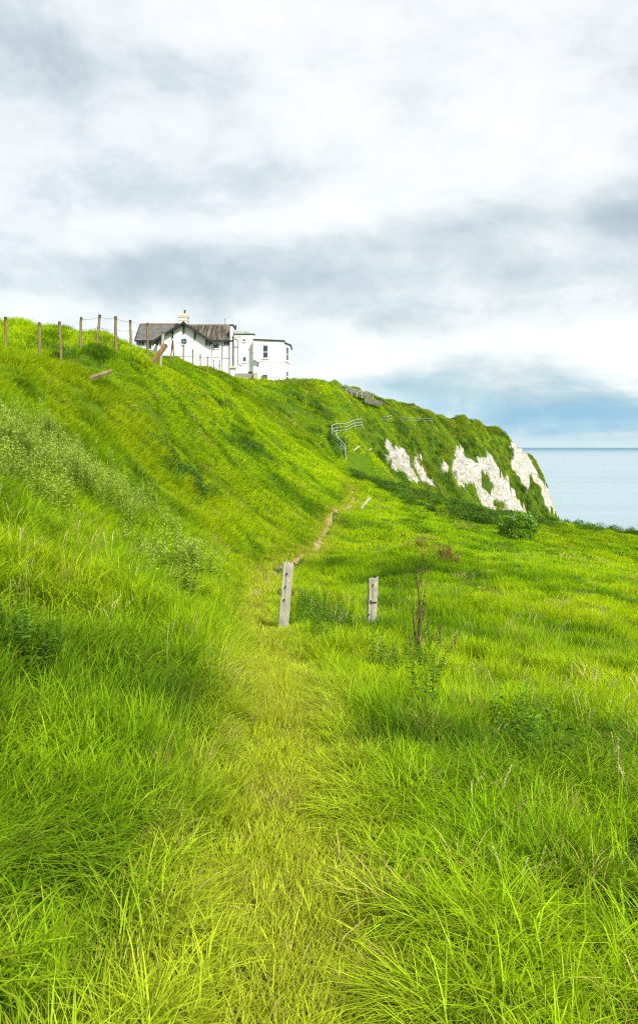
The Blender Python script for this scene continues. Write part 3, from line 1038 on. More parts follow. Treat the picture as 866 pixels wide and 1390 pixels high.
def plant_grass():
    tall = [blades_mesh('grass_tuft', 70, .085, (.14, .38), .0050, (.02, .40), (.3, 1.9), M['blade'], 10 + i, 0.15) for i in range(6)]
    drop = [blades_mesh('drooping_tuft', 56, .07, (.24, .50), .0056, (.1, .5), (1.3, 2.8), M['blade'], 30 + i, 0.3, .2) for i in range(3)]
    short = [blades_mesh('short_tuft', 80, .12, (.05, .14), .0042, (.2, 1.1), (.1, 1.2), M['blade'], 50 + i, 0.2, .35, 3) for i in range(4)]
    midp = [blades_mesh('grass_patch', 120, .30, (.16, .44), .010, (.03, .5), (.3, 1.8), M['farblade'], 70 + i, 0.2, .16, 3) for i in range(5)]
    farp = [blades_mesh('far_patch', 140, .60, (.16, .44), .022, (.05, .6), (.3, 1.5), M['farblade'], 90 + i, 0.25, .14, 3) for i in range(4)]
    vfar = [blades_mesh('headland_patch', 90, .72, (.22, .46), .050, (.1, .8), (.3, 1.2), M['farblade'], 110 + i, 0.4, .12, 2) for i in range(4)]

    # near sward
    X, Y, S, Vv, T, R = [], [], [], [], [], []
    for (y0, y1, dens, sd_) in ((0.9, 4.5, 170, 1), (4.5, 8, 125, 2), (8, 13.5, 72, 3)):
        x, y, r = sample_band(y0, y1, dens, seed=sd_)
        pd = path_dist(x, y)
        gap = fbm(x / 0.55, y / 0.7, 151, 2)
        keep = (pd > 0.31 + 0.16 * fbm(x * 2, y, 5, 2)) & (r.uniform(size=len(x)) < np.clip(0.85 + 1.7 * gap, 0.12, 1))
        x, y = x[keep], y[keep]
        g = grow(x, y, r)
        edge = sstep(0.22, 0.75, path_dist(x, y))
        g[:, 2] *= 0.35 + 0.65 * edge
        X.append(x); Y.append(y); S.append(g); T.append(tint_at(x, y, r))
        droop = fbm(x / 1.7, y / 2, 161, 2) + r.normal(0, .25, len(x))
        Vv.append(np.where(droop > .22, 6 + r.integers(0, 3, len(x)), r.integers(0, 6, len(x))))
        lean = fbm(x / 1.3, y / 1.6, 171, 2) * 2.6
        R.append(lean + r.normal(0, 1.1, len(x)) - 0.2)
    x, y = np.concatenate(X), np.concatenate(Y)
    scatter('tall_grass', np.stack([x, y, H(x, y)], 1), np.concatenate(R), np.concatenate(S), np.concatenate(Vv), np.concatenate(T), tall + drop)

    # trodden sward on the path, and a thin understorey beside it
    X, Y, S, T, R, Vv = [], [], [], [], [], []
    for (y0, y1, dens, sd_) in ((0.9, 5, 330, 11), (5, 10, 230, 12), (10, 20, 80, 13), (20, 60, 60, 14)):
        r = np.random.default_rng(sd_)
        n = int(dens * (y1 - y0) * 2.2)
        y = r.uniform(y0, y1, n); x = path_x(y) + r.uniform(-1.1, 1.1, n)
        pd = np.abs(x - path_x(y))
        bare = fbm(x * 1.6, y * .55, 181, 3)
        lim = np.where(y > 22, -0.12, np.where(y > 12, .2, 0.7)) - 0.2 * (pd < 0.2)
        keep = (r.uniform(size=n) < (1.25 - pd)) & ~((pd < 0.22) & (bare > lim + 0.12))
        x, y = x[keep], y[keep]
        g = grow(x, y, r, 1.0)
        if y0 >= 10: g *= 1.5 if y0 < 20 else 2.0
        X.append(x); Y.append(y); S.append(g); T.append(tint_at(x, y, r) * 0.95); R.append(r.uniform(0, 6.28, len(x))); Vv.append(r.integers(0, 4, len(x)))
    x, y = np.concatenate(X), np.concatenate(Y)
    scatter('trodden_grass', np.stack([x, y, H(x, y)], 1), np.concatenate(R), np.concatenate(S), np.concatenate(Vv), np.concatenate(T), short)

    # middle distance, both sides of the path
    X, Y, S, T, R, Vv = [], [], [], [], [], []
    for (y0, y1, dens, sd_, lo) in ((12.5, 20, 20, 21, 0), (20, 34, 14, 22, 0), (34, 78, 8.5, 23, 5)):
        x, y, r = sample_band(y0, y1, dens, seed=sd_)
        pd = path_dist(x, y)
        keep = (pd > np.where(y > 20, .55, .36) + (.15 if lo else 0))
        x, y = x[keep], y[keep]
        z = base_h(x, y)
        keep = ~((y > 62) & (z < -14)); x, y = x[keep], y[keep]
        g = grow(x, y, r, 1.0)
        right = sstep(0, 3, x - path_x(y)) * sstep(14, 24, y)
        g[:, 2] *= (1 - .35 * right) * (1 - .25 * sstep(24, 34, y))
        g[:, 2] *= 0.5 + 0.5 * sstep(0.4, 1.3, path_dist(x, y))
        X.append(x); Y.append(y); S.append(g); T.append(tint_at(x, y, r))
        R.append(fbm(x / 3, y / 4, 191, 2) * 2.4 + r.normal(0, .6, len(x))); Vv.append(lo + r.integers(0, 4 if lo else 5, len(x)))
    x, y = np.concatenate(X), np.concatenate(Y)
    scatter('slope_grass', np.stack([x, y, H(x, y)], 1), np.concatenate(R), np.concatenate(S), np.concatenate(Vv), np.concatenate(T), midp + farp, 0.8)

    # hill and headland beyond
    x, y, r = sample_band(76, 262, 1.9, seed=31)
    z = H(x, y)
    keep = ~chalk_here(x, y, z) & (z > -40) & ~((x > -33) & (x < -3.5) & (y > 117) & (y < 133)) & ~((z < -16) & (y < 140))
    x, y, z = x[keep], y[keep], z[keep]
    k = 1 + (y - 76) / 300
    g = grow(x, y, r, 1.0); g[:, :2] *= k[:, None]
    scatter('headland_grass', np.stack([x, y, z], 1), fbm(x / 9, y / 12, 191, 2) * 2.4 + r.normal(0, .6, len(x)), g, r.integers(0, 4, len(x)), tint_at(x, y, r), vfar, 0.9)

    # flowering stems standing above the sward
    seeds = [seed_mesh('seed_stems', 130 + i) for i in range(4)]
    X, Y, R = [], [], []
    for (y0, y1, dens, sd_) in ((2.4, 8, 7.0, 41), (8, 20, 4.0, 42), (20, 38, 1.5, 43)):
        x, y, r = sample_band(y0, y1, dens, seed=sd_)
        n = fbm(x / 1.5, y / 1.8, 201, 2)
        k = (path_dist(x, y) > .8) & (n > .02)
        X.append(x[k]); Y.append(y[k]); R.append(r.normal(0, 1.2, k.sum()))
    x, y = np.concatenate(X), np.concatenate(Y)
    r = np.random.default_rng(5)
    g = np.repeat(r.uniform(.42, .72, len(x))[:, None], 3, 1)
    tn = np.array([.50, .47, .20]) * r.uniform(.7, 1.25, len(x))[:, None]
    scatter('seed_heads', np.stack([x, y, H(x, y)], 1), np.concatenate(R), g, r.integers(0, 4, len(x)), tn, seeds)


plant_grass()


def world_patch(cx_, cy_, rx, ry, n, r, clip=None):
    """points on the ground round the spot seen at cx_, cy_, spread like a patch of that apparent size"""
    x, y, z = hit(cx_, cy_)
    _, y1, _ = hit(cx_, cy_ - ry); _, y0, _ = hit(cx_, cy_ + ry)
    sy = max(min((y1 - y0) / 2, 0.2 * y), rx * y / F * 0.3)
    return x + r.normal(0, .55, n) * rx * y / F, y + r.normal(0, .55, n) * sy


def plant_weeds():
    r = np.random.default_rng(77)
    weeds = [weed_mesh('flowering_weed', 300 + i) for i in range(4)]
    # pale flowering weeds on the bank at the left
    X, Y = [], []
    for (px, py, rx, ry, n) in ((40, 640, 70, 34, 150), (90, 665, 60, 22, 80), (20, 690, 40, 20, 40), (185, 705, 60, 20, 26), (60, 615, 50, 14, 40), (240, 790, 50, 30, 16)):
        x, y = world_patch(px, py, rx, ry, n, r); X.append(x); Y.append(y)
    x, y = np.concatenate(X), np.concatenate(Y)
    g = np.repeat(r.uniform(.6, .95, len(x))[:, None], 3, 1)
    tn = np.array([.23, .34, .03]) * r.uniform(.75, 1.25, len(x))[:, None]
    scatter('flowering_weeds', np.stack([x, y, H(x, y) + .05], 1), r.uniform(0, 6.28, len(x)), g, r.integers(0, 4, len(x)), tn, weeds)
    # leafy nettles beside the posts
    nett = [weed_mesh('nettle', 320 + i, False) for i in range(3)]
    X, Y = [], []
    for (px, py, rx, ry, n) in ((432, 850, 34, 22, 46), (352, 770, 14, 12, 12), (330, 850, 14, 30, 14), (60, 930, 50, 24, 6), (560, 935, 60, 20, 12), (700, 1000, 60, 40, 3)):
        x, y = world_patch(px, py, rx, ry, n, r); X.append(x); Y.append(y)
    x, y = np.concatenate(X), np.concatenate(Y)
    k = path_dist(x, y) > .45
    x, y = x[k], y[k]
    g = np.repeat(r.uniform(.42, .72, len(x))[:, None], 3, 1)
    tn = np.array([.075, .18, .006]) * r.uniform(.75, 1.35, len(x))[:, None]
    scatter('nettles', np.stack([x, y, H(x, y)], 1), r.uniform(0, 6.28, len(x)), g, r.integers(0, 3, len(x)), tn, nett)
    # dead brown bracken in the meadow
    X, Y = [], []
    for (px, py, rx, ry, n) in ((598, 757, 14, 6, 12), (572, 748, 12, 5, 6), (615, 768, 14, 5, 6)):
        x, y = world_patch(px, py, rx, ry, n, r); X.append(x); Y.append(y)
    x, y = np.concatenate(X), np.concatenate(Y)
    g = np.repeat(r.uniform(.35, .6, len(x))[:, None], 3, 1)
    tn = np.array([.30, .20, .07]) * r.uniform(.7, 1.3, len(x))[:, None]
    scatter('dead_bracken', np.stack([x, y, H(x, y) + .05], 1), r.uniform(0, 6.28, len(x)), g, r.integers(0, 3, len(x)), tn, nett)
    # scrub: band along the far edge of the meadow, patches on the hill, on the headland and its crest
    cl = [clump_mesh('scrub_clump', 340 + i) for i in range(5)]
    X, Y, S, T = [], [], [], []

    def add(x, y, s, c):
        X.append(x); Y.append(y); S.append(np.full(len(x), s) * r.uniform(.6, 1.25, len(x))); T.append(np.array(c) * r.uniform(.6, 1.5, len(x))[:, None])
    up = [(472, 640), (505, 650), (540, 660), (600, 682), (650, 696), (700, 704), (760, 709), (866, 724), (960, 740)]
    lw = [(472, 648), (505, 662), (540, 679), (600, 700), (650, 712), (700, 716), (760, 718), (866, 731), (960, 748)]
    for i in range(len(up) - 1):
        a, b, c, d_ = (hit(*up[i]), hit(*up[i + 1]), hit(*lw[i]), hit(*lw[i + 1]))
        n = (50, 80, 170, 190, 150, 140, 260, 110)[i]
        u, v = r.uniform(size=n), r.uniform(size=n) ** .8
        x = (a[0] * (1 - u) + b[0] * u) * (1 - v) + (c[0] * (1 - u) + d_[0] * u) * v
        y = (a[1] * (1 - u) + b[1] * u) * (1 - v) + (c[1] * (1 - u) + d_[1] * u) * v
        add(x, y, .95 if i < 6 else .8, (.055, .15, .010))
    for (px, py, rx, ry, n, s) in ((262, 655, 32, 12, 60, .55), (235, 628, 26, 10, 34, .5), (345, 612, 26, 9, 36, .7), (300, 592, 20, 7, 14, .6), (330, 760, 20, 8, 10, .3), (300, 548, 30, 8, 18, .7),
                                   (415, 545, 26, 9, 34, 1.0), (440, 562, 18, 10, 26, 1.0), (455, 600, 12, 12, 22, .9), (512, 585, 20, 16, 40, 1.2), (540, 640, 14, 12, 40, 1.2), (520, 625, 8, 12, 20, 1.1), (550, 592, 22, 10, 40, 1.3), (596, 640, 14, 16, 50, 1.4),
                                   (640, 605, 26, 12, 50, 1.5), (612, 660, 16, 8, 40, 1.3), (690, 606, 10, 12, 34, 1.6), (715, 680, 20, 12, 46, 1.6), (735, 690, 20, 10, 46, 1.6), (590, 600, 30, 10, 40, 1.4), (660, 590, 30, 8, 30, 1.4),
                                   (85, 480, 14, 8, 12, .5), (225, 478, 20, 6, 24, .5), (250, 500, 20, 8, 12, .5)):
        x, y = world_patch(px, py, rx, ry, n, r)
        add(x, y, s, (.065, .17, .010))
    # bushes on the skyline
    for (px, py, d, w_, n) in ((516, 549, 150, 12, 40), (575, 556, 186, 18, 44), (600, 566, 198, 14, 34), (430, 524, 122, 40, 40), (480, 541, 138, 14, 10)):
        x = (px - CX) / F * d + r.uniform(-.5, .5, n) * w_ / F * d * 1.3; y = d + r.uniform(-3, 3, n)
        add(x, y, .95 if w_ < 30 else .5, (.06, .15, .010))
    x, y = np.concatenate(X), np.concatenate(Y); s = np.concatenate(S); T = np.concatenate(T)
    z = H(x, y)
    k = ~chalk_here(x, y, z)
    scatter('scrub', np.stack([x, y, z - .05], 1)[k], r.uniform(0, 6.28, k.sum()), np.stack([s, s, s * .9], 1)[k], r.integers(0, 5, k.sum()), T[k], cl, 0.7)


plant_weeds()


# ------------------------------------------------------------------ elder bush
def elder_bush():
    r = np.random.default_rng(9)
    x, y, z = hit(702, 731)
    root = tag(empty('elder_bush', (x, y, z)), 'bright green rounded elder bush with cream flower heads at the meadow edge', 'bush')
    V, Fc, cnt, C = [], [], [], []
    lob = []
    for (px, py, rr) in ((688, 712, 10), (700, 705, 10), (714, 708, 10), (724, 716, 9), (692, 722, 12), (706, 718, 13), (718, 724, 10), (686, 729, 8), (702, 730, 10), (712, 730, 9)):
        lob.append(((px - 702) / F * y, r.uniform(-.7, .5), (731 - py) / F * y, rr / F * y))
    for lx, ly, lz, lr in lob:
        for i in range(420):
            a = r.uniform(0, 6.28); e = math.asin(r.uniform(-.8, 1)); q = lr * r.uniform(.6, 1.12)
            o = np.array([math.cos(a) * math.cos(e), math.sin(a) * math.cos(e), math.sin(e)])
            leaf_quads(V, Fc, cnt, C, np.array([lx, ly, max(lz, .1)]) + o * q, o + r.normal(0, .7, 3), r.uniform(.09, .15), r.uniform(.05, .08), r)
    fol = finish('foliage', V, Fc, cnt, C, mat_leaf('elder_leaf', .45, .3, .3, .35, (.30, .44, .03), (.13, .30, .012)))
    o = link_mesh('foliage', fol, [], root); o['kind'] = 'stuff'
    bm = bmesh.new()
    for i in range(34):
        lx, ly, lz, lr = lob[r.integers(len(lob))]
        a = r.uniform(3.3, 6.1); e = math.asin(r.uniform(-.1, .95)); q = lr * 1.12
        p = Vector((lx + math.cos(a) * math.cos(e) * q, ly + math.sin(a) * math.cos(e) * q, max(lz, .1) + math.sin(e) * q))
        nrm = Vector((math.cos(a) * .6, math.sin(a) * .6, .7)).normalized().to_track_quat('Z', 'Y').to_matrix().to_4x4()
        for k in range(9):
            b = r.uniform(0, 6.28); rr = .085 * math.sqrt(r.uniform())
            bmesh.ops.create_icosphere(bm, subdivisions=1, radius=.013, matrix=Matrix.Translation(p) @ nrm @ Matrix.Translation((rr * math.cos(b), rr * math.sin(b), -rr * .3)))
    o = obj('flower_heads', bm, plain('elder_flower', (.50, .50, .30), .9, .1), root); o['kind'] = 'stuff'
    for i in range(3):
        bm = bmesh.new()
        lx, ly, lz, lr = lob[(4, 5, 6)[i]]
        tube(bm, [(0.08 * i, 0, -.2), (lx * .4, ly * .4, lz * .5), (lx, ly, lz)], [.05, .04, .02], 6)
        obj('stem', bm, M['stalk'], root, True)


elder_bush()


# ------------------------------------------------------------------ the two weathered posts
def big_post(name, px_t, py_t, px_b, d, wpx, label, seed, bolts, slant):
    r = np.random.default_rng(seed)
    xb = (px_b - CX) / F * d
    zg = float(H(xb, d))
    root = tag(empty(name, (xb, d, zg)), label, 'post', 'weathered grey posts either side of the path fence gap')
    top = Vector(((px_t - px_b) / F * d, 0, (HY - py_t) / F * d - zg))
    w_ = wpx / F * d
    bm = bmesh.new()
    nl, ns = 26, 16
    rings = []
    for j in range(nl + 1):
        t = j / nl
        c = top * t + Vector((0, 0, -.35 * (1 - t)))
        c.x += .012 * math.sin(t * 5 + seed)
        ring = []
        for k in range(ns):
            a = 2 * math.pi * k / ns
            # squarish timber with worn corners and splits
            ca, sa = math.cos(a), math.sin(a)
            sq = 1 / max(abs(ca), abs(sa)) ** .65
            hw = w_ * .5 * (1.0 + .05 * math.sin(3 * a + seed))
            split = .82 if (k in (3 + seed % 3, 11) and t > .45) else 1
            q = hw * sq * split * (1 + .035 * r.normal()) * (0.92 + .08 * t)
            z = c.z
            if j == nl:
                z += -.03 * (ca * slant) + .022 * r.normal() - .01
            ring.append(bm.verts.new((c.x + ca * q, c.y + sa * q * .8, z)))
        rings.append(ring)
    for j in range(nl):
        for k in range(ns):
            bm.faces.new([rings[j][k], rings[j][(k + 1) % ns], rings[j + 1][(k + 1) % ns], rings[j + 1][k]])
    ct = bm.verts.new((top.x, 0, top.z - .045))
    for k in range(ns): bm.faces.new([rings[-1][k], rings[-1][(k + 1) % ns], ct])
    o = obj('shaft', bm, M['post'], root, False)
    for (bx_, bz, s) in bolts:
        t = bz / top.z
        c = top * t
        bm = bmesh.new()
        bmesh.ops.create_cone(bm, cap_ends=True, segments=7, radius1=.014 * s, radius2=.012 * s, depth=.03, matrix=Matrix.Translation((c.x + bx_ * w_ * .5, -w_ * .42, bz)) @ Matrix.Rotation(math.pi / 2, 4, 'X'))
        obj('bolt', bm, M['rust'], root)
    return root, top, w_


p1, t1, w1 = big_post('wooden_post', 390.5, 764, 384, 12.6, 14.5, 'taller weathered grey wooden post leaning right beside the trodden path', 3,
                      [(.05, .90, 1), (-.1, .70, 1), (-.15, .50, 1.0)], .6)
for sx, zz in ((-1.12, .63), (1.15, .60)):
    bm = bmesh.new()
    c = t1 * (zz / t1.z)
    tube(bm, [(c.x + sx * w1 * .42, -.01, zz + .03), (c.x + sx * w1 * .62, -.02, zz), (c.x + sx * w1 * .55, -.02, zz - .05)], .013, 6)
    obj('staple', bm, M['rust'], p1, True)
p2, t2, w2 = big_post('wooden_post', 507.5, 785, 500, 14.3, 13.5, 'shorter split grey wooden post with a lichened top standing in the meadow grass', 5,
                      [(-.05, .80, 1), (-.2, .52, 1), (-.25, .28, 1)], -.8)
bm = bmesh.new()
c = t2 * (.50 / t2.z)
tube(bm, [(c.x - .02, -w2 * .47, .50), (c.x + w2 * .5, -w2 * .45, .495)], .008, 6)
obj('nail', bm, M['rust'], p2, True)


# ------------------------------------------------------------------ dead plant stems
def dead_plant(name, px, d, hgt, label, seed, nst, spread, twigs, thick):
    r = random.Random(seed)
    xb = (px - CX) / F * d
    zg = float(H(xb, d))
    root = tag(empty(name, (xb, d, zg)), label, 'dead plant')
    for s in range(nst):
        h = hgt * (1 if s == 0 else r.uniform(.5, .72))
        x0, y0 = (0, 0) if s == 0 else (r.uniform(-.05, .05), r.uniform(-.05, .05))
        lx = r.uniform(-spread, spread) if s else -.02
        pts = []
        for j in range(8):
            t = j / 7
            pts.append(Vector((x0 + lx * t + .012 * math.sin(t * 11 + s), y0 + r.uniform(-.008, .008), h * t * .8 - .1)))
        bm = bmesh.new()
        tube(bm, pts, [thick * (1 - .6 * j / 7) for j in range(8)], 6)
        obj('stem', bm, M['stalk'], root, True)
        for k in range(twigs):
            t = .35 + .65 * (k + .5) / twigs if k < twigs - 2 else 1.0
            j = min(int(t * 7), 6)
            p = pts[j].lerp(pts[j + 1], t * 7 - j)
            a = (1 if k % 2 else -1) * r.uniform(.45, .95)
            if t == 1.0: a = (-.25 if k % 2 else .5)
            L = r.uniform(.12, .24) * hgt
            q = [p]
            for i in range(4):
                a *= .62
                q.append(q[-1] + Vector((math.sin(a) * L / 3, r.uniform(-.02, .02), math.cos(a) * L / 3)))
            bm = bmesh.new()
            tube(bm, q, [thick * .55, thick * .45, thick * .38, thick * .3, thick * .2], 5)
            # dry remnants of seed along the twig
            for i in range(3):
                c = q[1 + i]
                bx(bm, c + Vector((r.uniform(-.01, .01), 0, 0)), (.018, .012, .025), Matrix.Rotation(r.uniform(0, 3), 4, 'Y'))
            obj('twig', bm, M['stalk'], root, True)


dead_plant('dead_plant', 571, 9.8, 1.38, 'tall dark brown dead stalk with forked upright twigs standing alone in the grass', 4, 3, .09, 4, .015)
dead_plant('dead_plant', 600, 10.9, .62, 'low thin dry reddish stalks just right of the tall dead stalk', 8, 4, .30, 5, .006)


# ------------------------------------------------------------------ fence posts and wires on the hill
def wood_post(name, px_t, py_t, px_b, d, r_, label, cat='fence post', group=None, mat='oldpost', over=1.0, square=False):
    xb = (px_b - CX) / F * d
    zg = float(H(xb, d))
    zt = (HY - py_t) / F * d
    o_r = random.Random(int(px_t * 7 + py_t))
    bm = bmesh.new()
    top = Vector(((px_t - px_b) / F * d, o_r.uniform(-.05, .05), zt - zg))
    dirn = top.normalized()
    base = -dirn * .4
    n = 9
    pts = [base.lerp(top, i / n) + Vector((o_r.uniform(-1, 1), o_r.uniform(-1, 1), 0)) * .008 for i in range(n + 1)]
    rs = [r_ * o_r.uniform(.9, 1.1) for _ in pts]
    tube(bm, pts, rs, 4 if square else 8)
    for v in bm.verts:
        v.co += Vector((o_r.uniform(-1, 1), o_r.uniform(-1, 1), o_r.uniform(-1, 1))) * r_ * .10
    o = obj(name, bm, M[mat], None, not square)
    o.location = (xb, d, zg)
    tag(o, label, cat, group)
    return Vector((xb, d, zg)), top


G1 = 'old fence posts climbing the grassy bank'
bank = [
    (8, 430, 8, 32, .058, 'rough brown fence post at the far left of the bank fence'),
    (53.3, 437, 54, 31, .058, 'second post of the bank fence from the left, pale at its foot'),
    (80.5, 436, 83.5, 31.5, .052, 'third post of the bank fence from the left, leaning slightly left'),
    (110.3, 430.5, 109, 33, .056, 'fourth post of the bank fence, upright against the sky'),
    (135.8, 427, 130.5, 34, .055, 'tallest standing fence post on the bank, leaning right'),
    (157, 429, 157.5, 33.5, .055, 'straight fence post on the bank right of the leaning tallest one'),
    (177, 434, 178, 39, .058, 'dark fence post just left of the slate roofed wing'),
    (200.6, 438, 200.6, 46, .065, 'mossy fence post in front of the slate roof'),
]
tops = []
for a in bank:
    tops.append(wood_post('fence_post', a[0], a[1], a[2], a[3], a[4], a[5], group=G1))
wood_post('fence_post', 221.8, 450, 217.5, 47, .085, 'pale lichened fence post leaning right beside the fallen sleeper', group=G1, mat='post')
G2 = 'thin fence posts below the white cottage'
for (a, b, c, d, l) in ((249, 468, 249, 60, 'thin dark post directly under the round window'), (261.7, 474, 262, 64, 'second thin post right of the round window'), (272, 480, 272, 67, 'short thin post below the right half of the gable wall'),
                        (281.8, 484, 282, 71, 'thin post below the right corner of the gable wall'), (290.6, 488, 290.8, 75, 'left post of the small braced gateway by the drainpipe'), (298, 488, 298, 77, 'right post of the small braced gateway by the drainpipe')):
    wood_post('fence_post', a, b, c, d, .055, l, group=G2)
# diagonal brace leaning between the last two
bm = bmesh.new()
a, b = at(298, 494, 76.5), at(292, 503.5, 75.5)
tube(bm, [a, b], .04, 5)
tag(obj('wooden_brace', bm, M['oldpost']), 'thin diagonal timber brace leaning between two short fence posts', 'brace')
# A-shaped pair of stakes
xq = (234.5 - CX) / F * 56
zq = float(H(xq, 56))
zt = (HY - 461.5) / F * 56
rt = tag(empty('braced_stakes', (xq, 56, zq)), 'narrow A shaped pair of wooden stakes in front of the gable wall', 'stakes')
for (dx, m_) in ((-.24, 'oldpost'), (.11, 'oldpost')):
    bm = bmesh.new()
    tube(bm, [(dx * 1.1, 0, -.5), (.0, 0 if dx < 0 else .07, zt - zq)], .05, 6)
    obj('stake', bm, M[m_], rt, True)
G3 = 'small posts along the cliff top below the flat roofed house'
for i, (a, b, d, l) in enumerate(((367.3, 510, 105, 'small post beside the plant pot on the crest'), (373, 513, 106, 'second small post right of the plant pot'), (378.5, 513, 107, 'third small post right of the plant pot'),
                                  (391, 514, 109, 'small post under the canted corner of the house'), (399, 514.5, 112, 'first small post right of the house on the skyline'), (407.5, 516, 115, 'second small post right of the house on the skyline'),
                                  (417, 516, 118, 'third small post right of the house on the skyline'), (425, 517.5, 121, 'fourth small post right of the house on the skyline'), (440, 519, 125, 'small skyline post left of the cliff top handrail'))):
    wood_post('fence_post', a, b, a, d, .05, l, group=G3)
# wires
for k, f in enumerate((.95, .66, .38)):
    for i in range(3, len(tops) - 1):
        (o1, u1), (o2, u2) = tops[i], tops[i + 1]
        a, b = o1 + u1 * f, o2 + u2 * f
        bm = bmesh.new()
        pts = [a.lerp(b, t / 8) + Vector((0, 0, -.06 * (1 - (t / 4 - 1) ** 2))) for t in range(9)]
        tube(bm, pts, .007, 4)
        wn = ('top', 'middle', 'bottom')[k]
        pl = ('fourth and fifth posts', 'leaning tallest post and the straight post', 'straight post and the dark post', 'dark post and the mossy post')[i - 3]
        tag(obj('fence_wire', bm, M['wire'], None, True), '%s wire strand between the %s of the bank fence' % (wn, pl), 'wire', 'wire strands of the bank fence')


def timber(name, a, b, wid, thk, mat, label, cat, roll=0.0):
    """a loose plank or log from a to b (points in the world)"""
    a, b = Vector(a), Vector(b)
    L = (b - a).length
    bm = bmesh.new()
    rnd = random.Random(int(L * 1000))
    bx(bm, (0, 0, 0), (L, wid, thk))
    bmesh.ops.subdivide_edges(bm, edges=[e for e in bm.edges if abs((e.verts[0].co - e.verts[1].co).x) > L * .5], cuts=7)
    for v in bm.verts:
        e = abs(v.co.x) / (L / 2)
        v.co += Vector((rnd.uniform(-1, 1) * wid * .12 * (2 if e > .99 else .5), rnd.uniform(-1, 1) * wid * .05, rnd.uniform(-1, 1) * thk * .06))
        v.co.z += -.02 * (v.co.x / L) ** 2
    bmesh.ops.bevel(bm, geom=bm.edges[:], offset=thk * .06, segments=1, affect='EDGES')
    o = obj(name, bm, M[mat])
    q = (b - a).normalized().to_track_quat('X', 'Z').to_matrix().to_4x4() @ Matrix.Rotation(roll, 4, 'X')
    o.matrix_world = Matrix.Translation((a + b) / 2) @ q
    tag(o, label, cat)
    return o


ga, gb = hit(119.5, 515), hit(151, 503.5)
timber('fallen_plank', at(120, 514, ga[1] - .35), at(151, 503.5, ga[1] - .1), .17, .10, 'oldpost', 'grey brown plank lying alone on the bank below the fence', 'plank', .5)
timber('tilted_sleeper', at(206.5, 492, 41), at(225.5, 467.5, 41.2), .26, .16, 'sleeper', 'orange brown railway sleeper sticking up at an angle before the cottage', 'sleeper', .6)
for (a, b, w_, l) in (((476.5, 614.5), (488, 605), .17, 'shorter pale log on the slope right of the zigzag handrail'), ((488, 617), (504.5, 609), .16, 'longer pale log on the slope right of the zigzag handrail')):
    h1, h2 = hit(*a), hit(*b)
    d = (h1[1] + h2[1]) / 2
    timber('pale_log', at(*a, d - 1.3), at(*b, d - 1.2), w_, w_ * .8, 'palewood', l, 'log', .3)
h1 = hit(489, 690)
timber('broken_stake', at(488.5, 692, h1[1]), at(502.5, 675, h1[1] + .1), .13, .11, 'palewood', 'pale broken stake leaning right in the meadow near the path top', 'stake', .4)


# ------------------------------------------------------------------ railings
def railing(name, pts, label, h=1.05, group=None, r_=.035, rails=(1.0, .52), sub=1, thick=None):
    """pts: ground points; posts at each, rails between"""
    P = [Vector(p) for p in pts]
    root = tag(empty(name, P[0]), label, 'handrail', group)
    loc = [p - P[0] for p in P]
    for p in loc:
        bm = bmesh.new()
        tube(bm, [p + Vector((0, 0, -.4)), p + Vector((0, 0, h))], r_, 6)
        obj('post', bm, M['railing'], root, True)
    for f in rails:
        bm = bmesh.new()
        tube(bm, [p + Vector((0, 0, h * f - .01)) for p in loc], r_ * (1 if thick is None else thick), 6)
        obj('rail', bm, M['railing'], root, True)


def gp(px, py):
    """ground point under a handrail whose top is seen at px, py"""
    d = hit(px, py + 11)[1]
    for _ in range(3):
        x = (px - CX) / F * d
        d = hit(px, py + 1.05 * F / d)[1]
    x = (px - CX) / F * d
    return (x, d, float(H(x, d)))


zz_pts = [gp(469.5, 611), gp(468.5, 604), gp(463, 599.5), gp(459, 595), gp(455.5, 589.5), gp(450, 584), gp(450.5, 578.5), gp(457, 576), gp(470, 574.5), gp(482, 572), gp(492, 569)]
railing('zigzag_handrail', zz_pts, 'white metal handrail zigzagging up the green slope beside the steps', r_=.03, rails=(1.0, .62, .28))
railing('short_handrail', [gp(519, 565.5), gp(526, 566), gp(532, 564.5)], 'very short pale handrail right of the zigzag handrail', r_=.025)
railing('path_handrail', [gp(543.5, 566), gp(554, 567), gp(565, 567.5), gp(576, 568), gp(587, 568.5)], 'long straight pale handrail across the headland slope', r_=.022)


def crest(px, py, d):
    x = (px - CX) / F * d
    return Vector((x, d, float(H(x, d))))


# cliff top handrail on a concrete ramp
root = tag(empty('cliff_top_handrail', at(462, 526, 132)), 'long sloping handrail on the skyline right of the white house', 'handrail')
o0 = Vector(root.location)
A, B = at(462, 523, 132) - o0, at(506, 534.5, 138) - o0
for k in range(7):
    t = k / 6
    p = A.lerp(B, t)
    bm = bmesh.new()
    tube(bm, [p + Vector((0, 0, -1.15)), p + Vector((0, 0, .28 if k in (0, 6) else 0))], .045, 6)
    obj('post', bm, M['railing'], root, True)
for dz in (0, -.45):
    bm = bmesh.new()
    tube(bm, [A + Vector((0, 0, dz)), B + Vector((0, 0, dz))], .035, 6)
    obj('rail', bm, M['pipe'], root, True)
root = tag(empty('ramp_wall', at(466, 530, 134)), 'low pale concrete wall below the skyline handrail', 'wall')
o0 = Vector(root.location)
bm = bmesh.new()
prism(bm, [at(470, 526.3, 134) - o0, at(502, 535.5, 138.5) - o0, at(502, 541, 138.5) - o0, at(470, 533, 134) - o0], (0, .35, 0))
obj('wall_face', bm, M['rampwall'], root)
bm = bmesh.new()
prism(bm, [at(495, 539, 136) - o0, at(519, 544.5, 140) - o0, at(519, 550, 140) - o0, at(495, 547, 136) - o0], (0, .6, 0))
obj('end_block', bm, M['rampwall'], root)
bm = bmesh.new()
